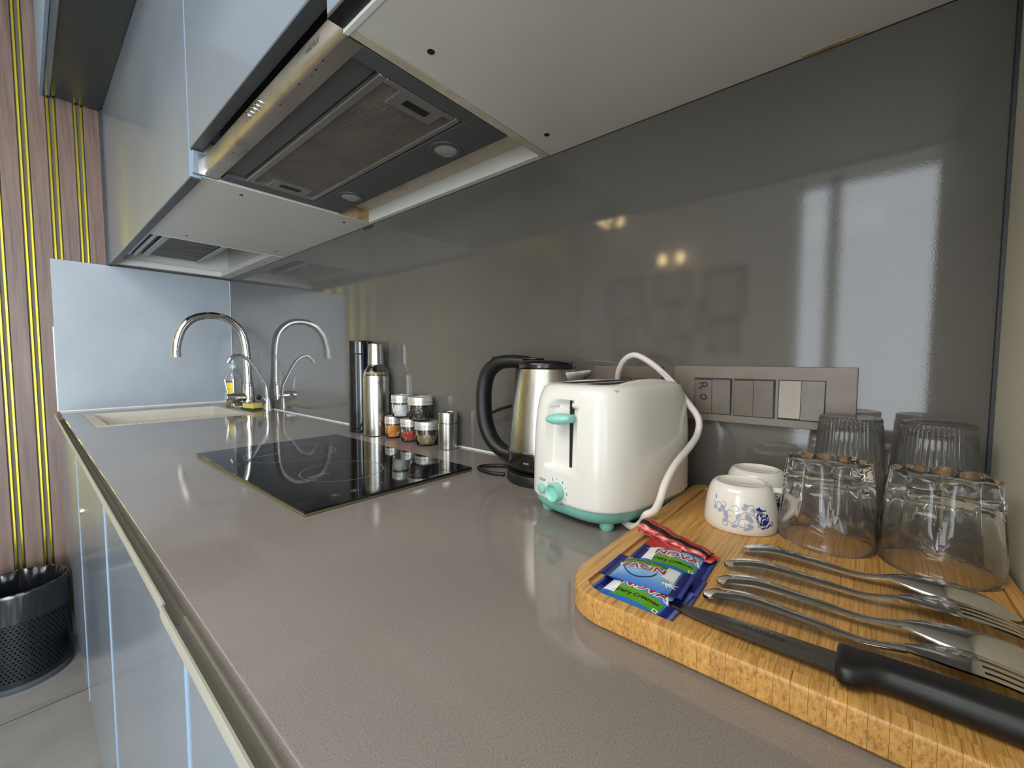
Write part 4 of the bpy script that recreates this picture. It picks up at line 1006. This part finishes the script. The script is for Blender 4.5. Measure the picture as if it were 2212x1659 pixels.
# ------------------------------------------------------------------ creamer sachets
def sachet(x, y, rz, z0, label, tilt=(0, 0)):
    t = thing('creamer_sachet', label, 'sachet', (x, y, ZB+z0), 0, 'blue creamer sachets')
    t.rotation_euler = (tilt[0], tilt[1], rz)
    L, W, LP, th = .0640, .0450, .0470, .0046
    def hgt(px, py):
        a = max(0, 1-abs(2*px/LP)**3.2); b = max(0, 1-abs(2*py/W)**2.2)
        return .0012+th*(a**.8)*(b**.75)+.0003*math.sin(px*420+py*160)*a*b
    def top(u, v):
        px = -LP/2+LP*u; py = -W/2+W*v; return (px, py, hgt(px, py))
    m = MB().sheet(top, 24, 18); m.sheet(lambda u, v: (-LP/2+LP*u, -W/2+W*(1-v), .0002), 2, 2)
    m.build('printed_pouch', 'blue_wrap', t, 60)
    for s in (-1, 1):
        n = 22
        def seal(u, v, s=s):
            px = s*(LP/2-.0002+(L-LP)/2*u); py = -W/2+W*v
            if u > .99: px += s*(.0010 if int(round(v*44)) % 2 else -.0002)
            return (px, py, .0012+.00055*math.cos(v*44*PI)*u)
        q = MB().sheet(seal, 4, 44, .0006); q.build('crimped_seal', 'navy_foil', t, 50)
    def stick(p, dz): return (p[0], p[1], hgt(p[0], p[1])+dz)
    def decal(name, x0, x1, y0, y1, material, dz, curve=0.0, nu=18):
        return MB().sheet(lambda u, v: stick((x0+(x1-x0)*u, (y0+(y1-y0)*v)+curve*math.sin(PI*u), 0), dz), nu, 5).build(name, material, t, 0)
    decal('green_banner', -.015, .0225, -.0205, -.0085, 'green_band', .00025, .002)
    decal('milk_splash', -.0225, -.0130, -.018, .006, 'print_white', .0003, 0, 6)
    m = MB()
    for i in range(9):
        a = 1.6+i*.35; r0, r1 = .004, .0085+.002*(i % 2); cx_, cy_ = -.0165, .008
        pts = [stick((cx_+(r0+(r1-r0)*q/4)*math.cos(a), cy_+(r0+(r1-r0)*q/4)*math.sin(a)*.8, 0), .0003) for q in range(5)]
        v = []; 
        for q, p_ in enumerate(pts): w = .0009*(1-q/5); v += [(p_[0]-math.sin(a)*w, p_[1]+math.cos(a)*w, p_[2]), (p_[0]+math.sin(a)*w, p_[1]-math.cos(a)*w, p_[2])]
        m.add(v, [(2*q, 2*q+1, 2*q+3, 2*q+2) for q in range(4)])
    m.build('splash_rays', 'print_white', t, 0)
    m = MB(); v = []
    for i in range(25):
        a = PI*(.05+.9*i/24)
        for r in (.0125, .0137): v.append(stick((.004+r*math.cos(a)*1.0, .002+r*math.sin(a), 0), .0003))
    m.add(v, [(2*q, 2*q+1, 2*q+3, 2*q+2) for q in range(24)]).build('swoosh', 'navy_foil', t, 0)
    wx = lambda dx, dy, dz: (lambda p: Vector(stick((p.x*1.05+dx, p.y+dy+.0012*math.sin(p.x*90), 0), dz)))
    text_obj('lettering_outline', 'NOVA', .0125, 'print_white', t, None, bold=.0011, warp=wx(.004, -.0015, .00045))
    text_obj('lettering', 'NOVA', .0125, 'print_red', t, None, bold=.0003, warp=wx(.004, -.0015, .0006))
    text_obj('lettering', 'Dairy Creamer', .0052, 'print_black', t, None, bold=.0001, warp=wx(.004, -.0128, .0006))
    lg = MB()
    for q in ((.0185, .0222, -.0200, -.0194), (.0185, .0222, -.0172, -.0166), (.0185, .0191, -.0200, -.0166), (.0216, .0222, -.0200, -.0166)):
        lg.sheet(lambda u, v, q=q: stick((q[0]+(q[1]-q[0])*u, q[2]+(q[3]-q[2])*v, 0), .0006), 2, 1)
    lg.build('square_mark', 'print_white', t, 0)
    return t
sachet(2.1740, -.2725, math.radians(2), .0004, 'blue creamer sachet at the back, tucked under the red sachet')
sachet(2.1770, -.3170, math.radians(1), .0002, 'blue creamer sachet mostly hidden under the upside-down one')
sachet(2.1740, -.3430, math.radians(-5), .0012, 'blue creamer sachet at the front corner, half covered by its neighbour', (math.radians(3), 0))
sachet(2.1705, -.3230, math.radians(184), .0052, 'blue creamer sachet on top of the pile with its lettering upside down', (math.radians(2), 0))
t = thing('sugar_sachet', 'folded red sachet with a black stripe behind the blue creamers', 'sachet', (2.1675, -.2480, ZB+.0028), math.radians(-12))
def fold(r0):
    def fn(u, v):
        # a strip folded into a flat loop, u along the length, v round the fold
        s = -.034+.068*u; a = v*1.75*PI-.35
        op = 1-.75*u
        return (s, -.013*math.cos(a)*(.9-.25*u)+.0012*math.sin(u*9), .0078*op+.0012+(.0072*op+.0008)*math.sin(a)*1.0+.0006*math.sin(u*23)+r0)
    return fn
MB().sheet(fold(.0), 26, 26).build('foil_wrap', 'pink_foil', t, 60)
MB().sheet(lambda u, v: fold(.0004)(u, .20+.10*v), 26, 4).build('black_stripe', 'black_band', t, 60)
MB().sheet(lambda u, v: fold(.0003)(u, .34+.10*v), 26, 4).build('red_stripe', 'red_foil', t, 60)
MB().sheet(lambda u, v: (.033+.006*u, -.010+.020*v, .0014+.0004*math.cos(v*60)), 3, 30, .0005).build('crimped_end', 'red_foil', t, 50)
MB().sheet(lambda u, v: (-.020+.034*u, -.020+.012*v, .0012+.004*v), 8, 4, .0004).build('inner_flap', 'red_foil', t, 50)
# ------------------------------------------------------------------ lift everything to the worktop height
for o in TOP: o.location.z += ZC
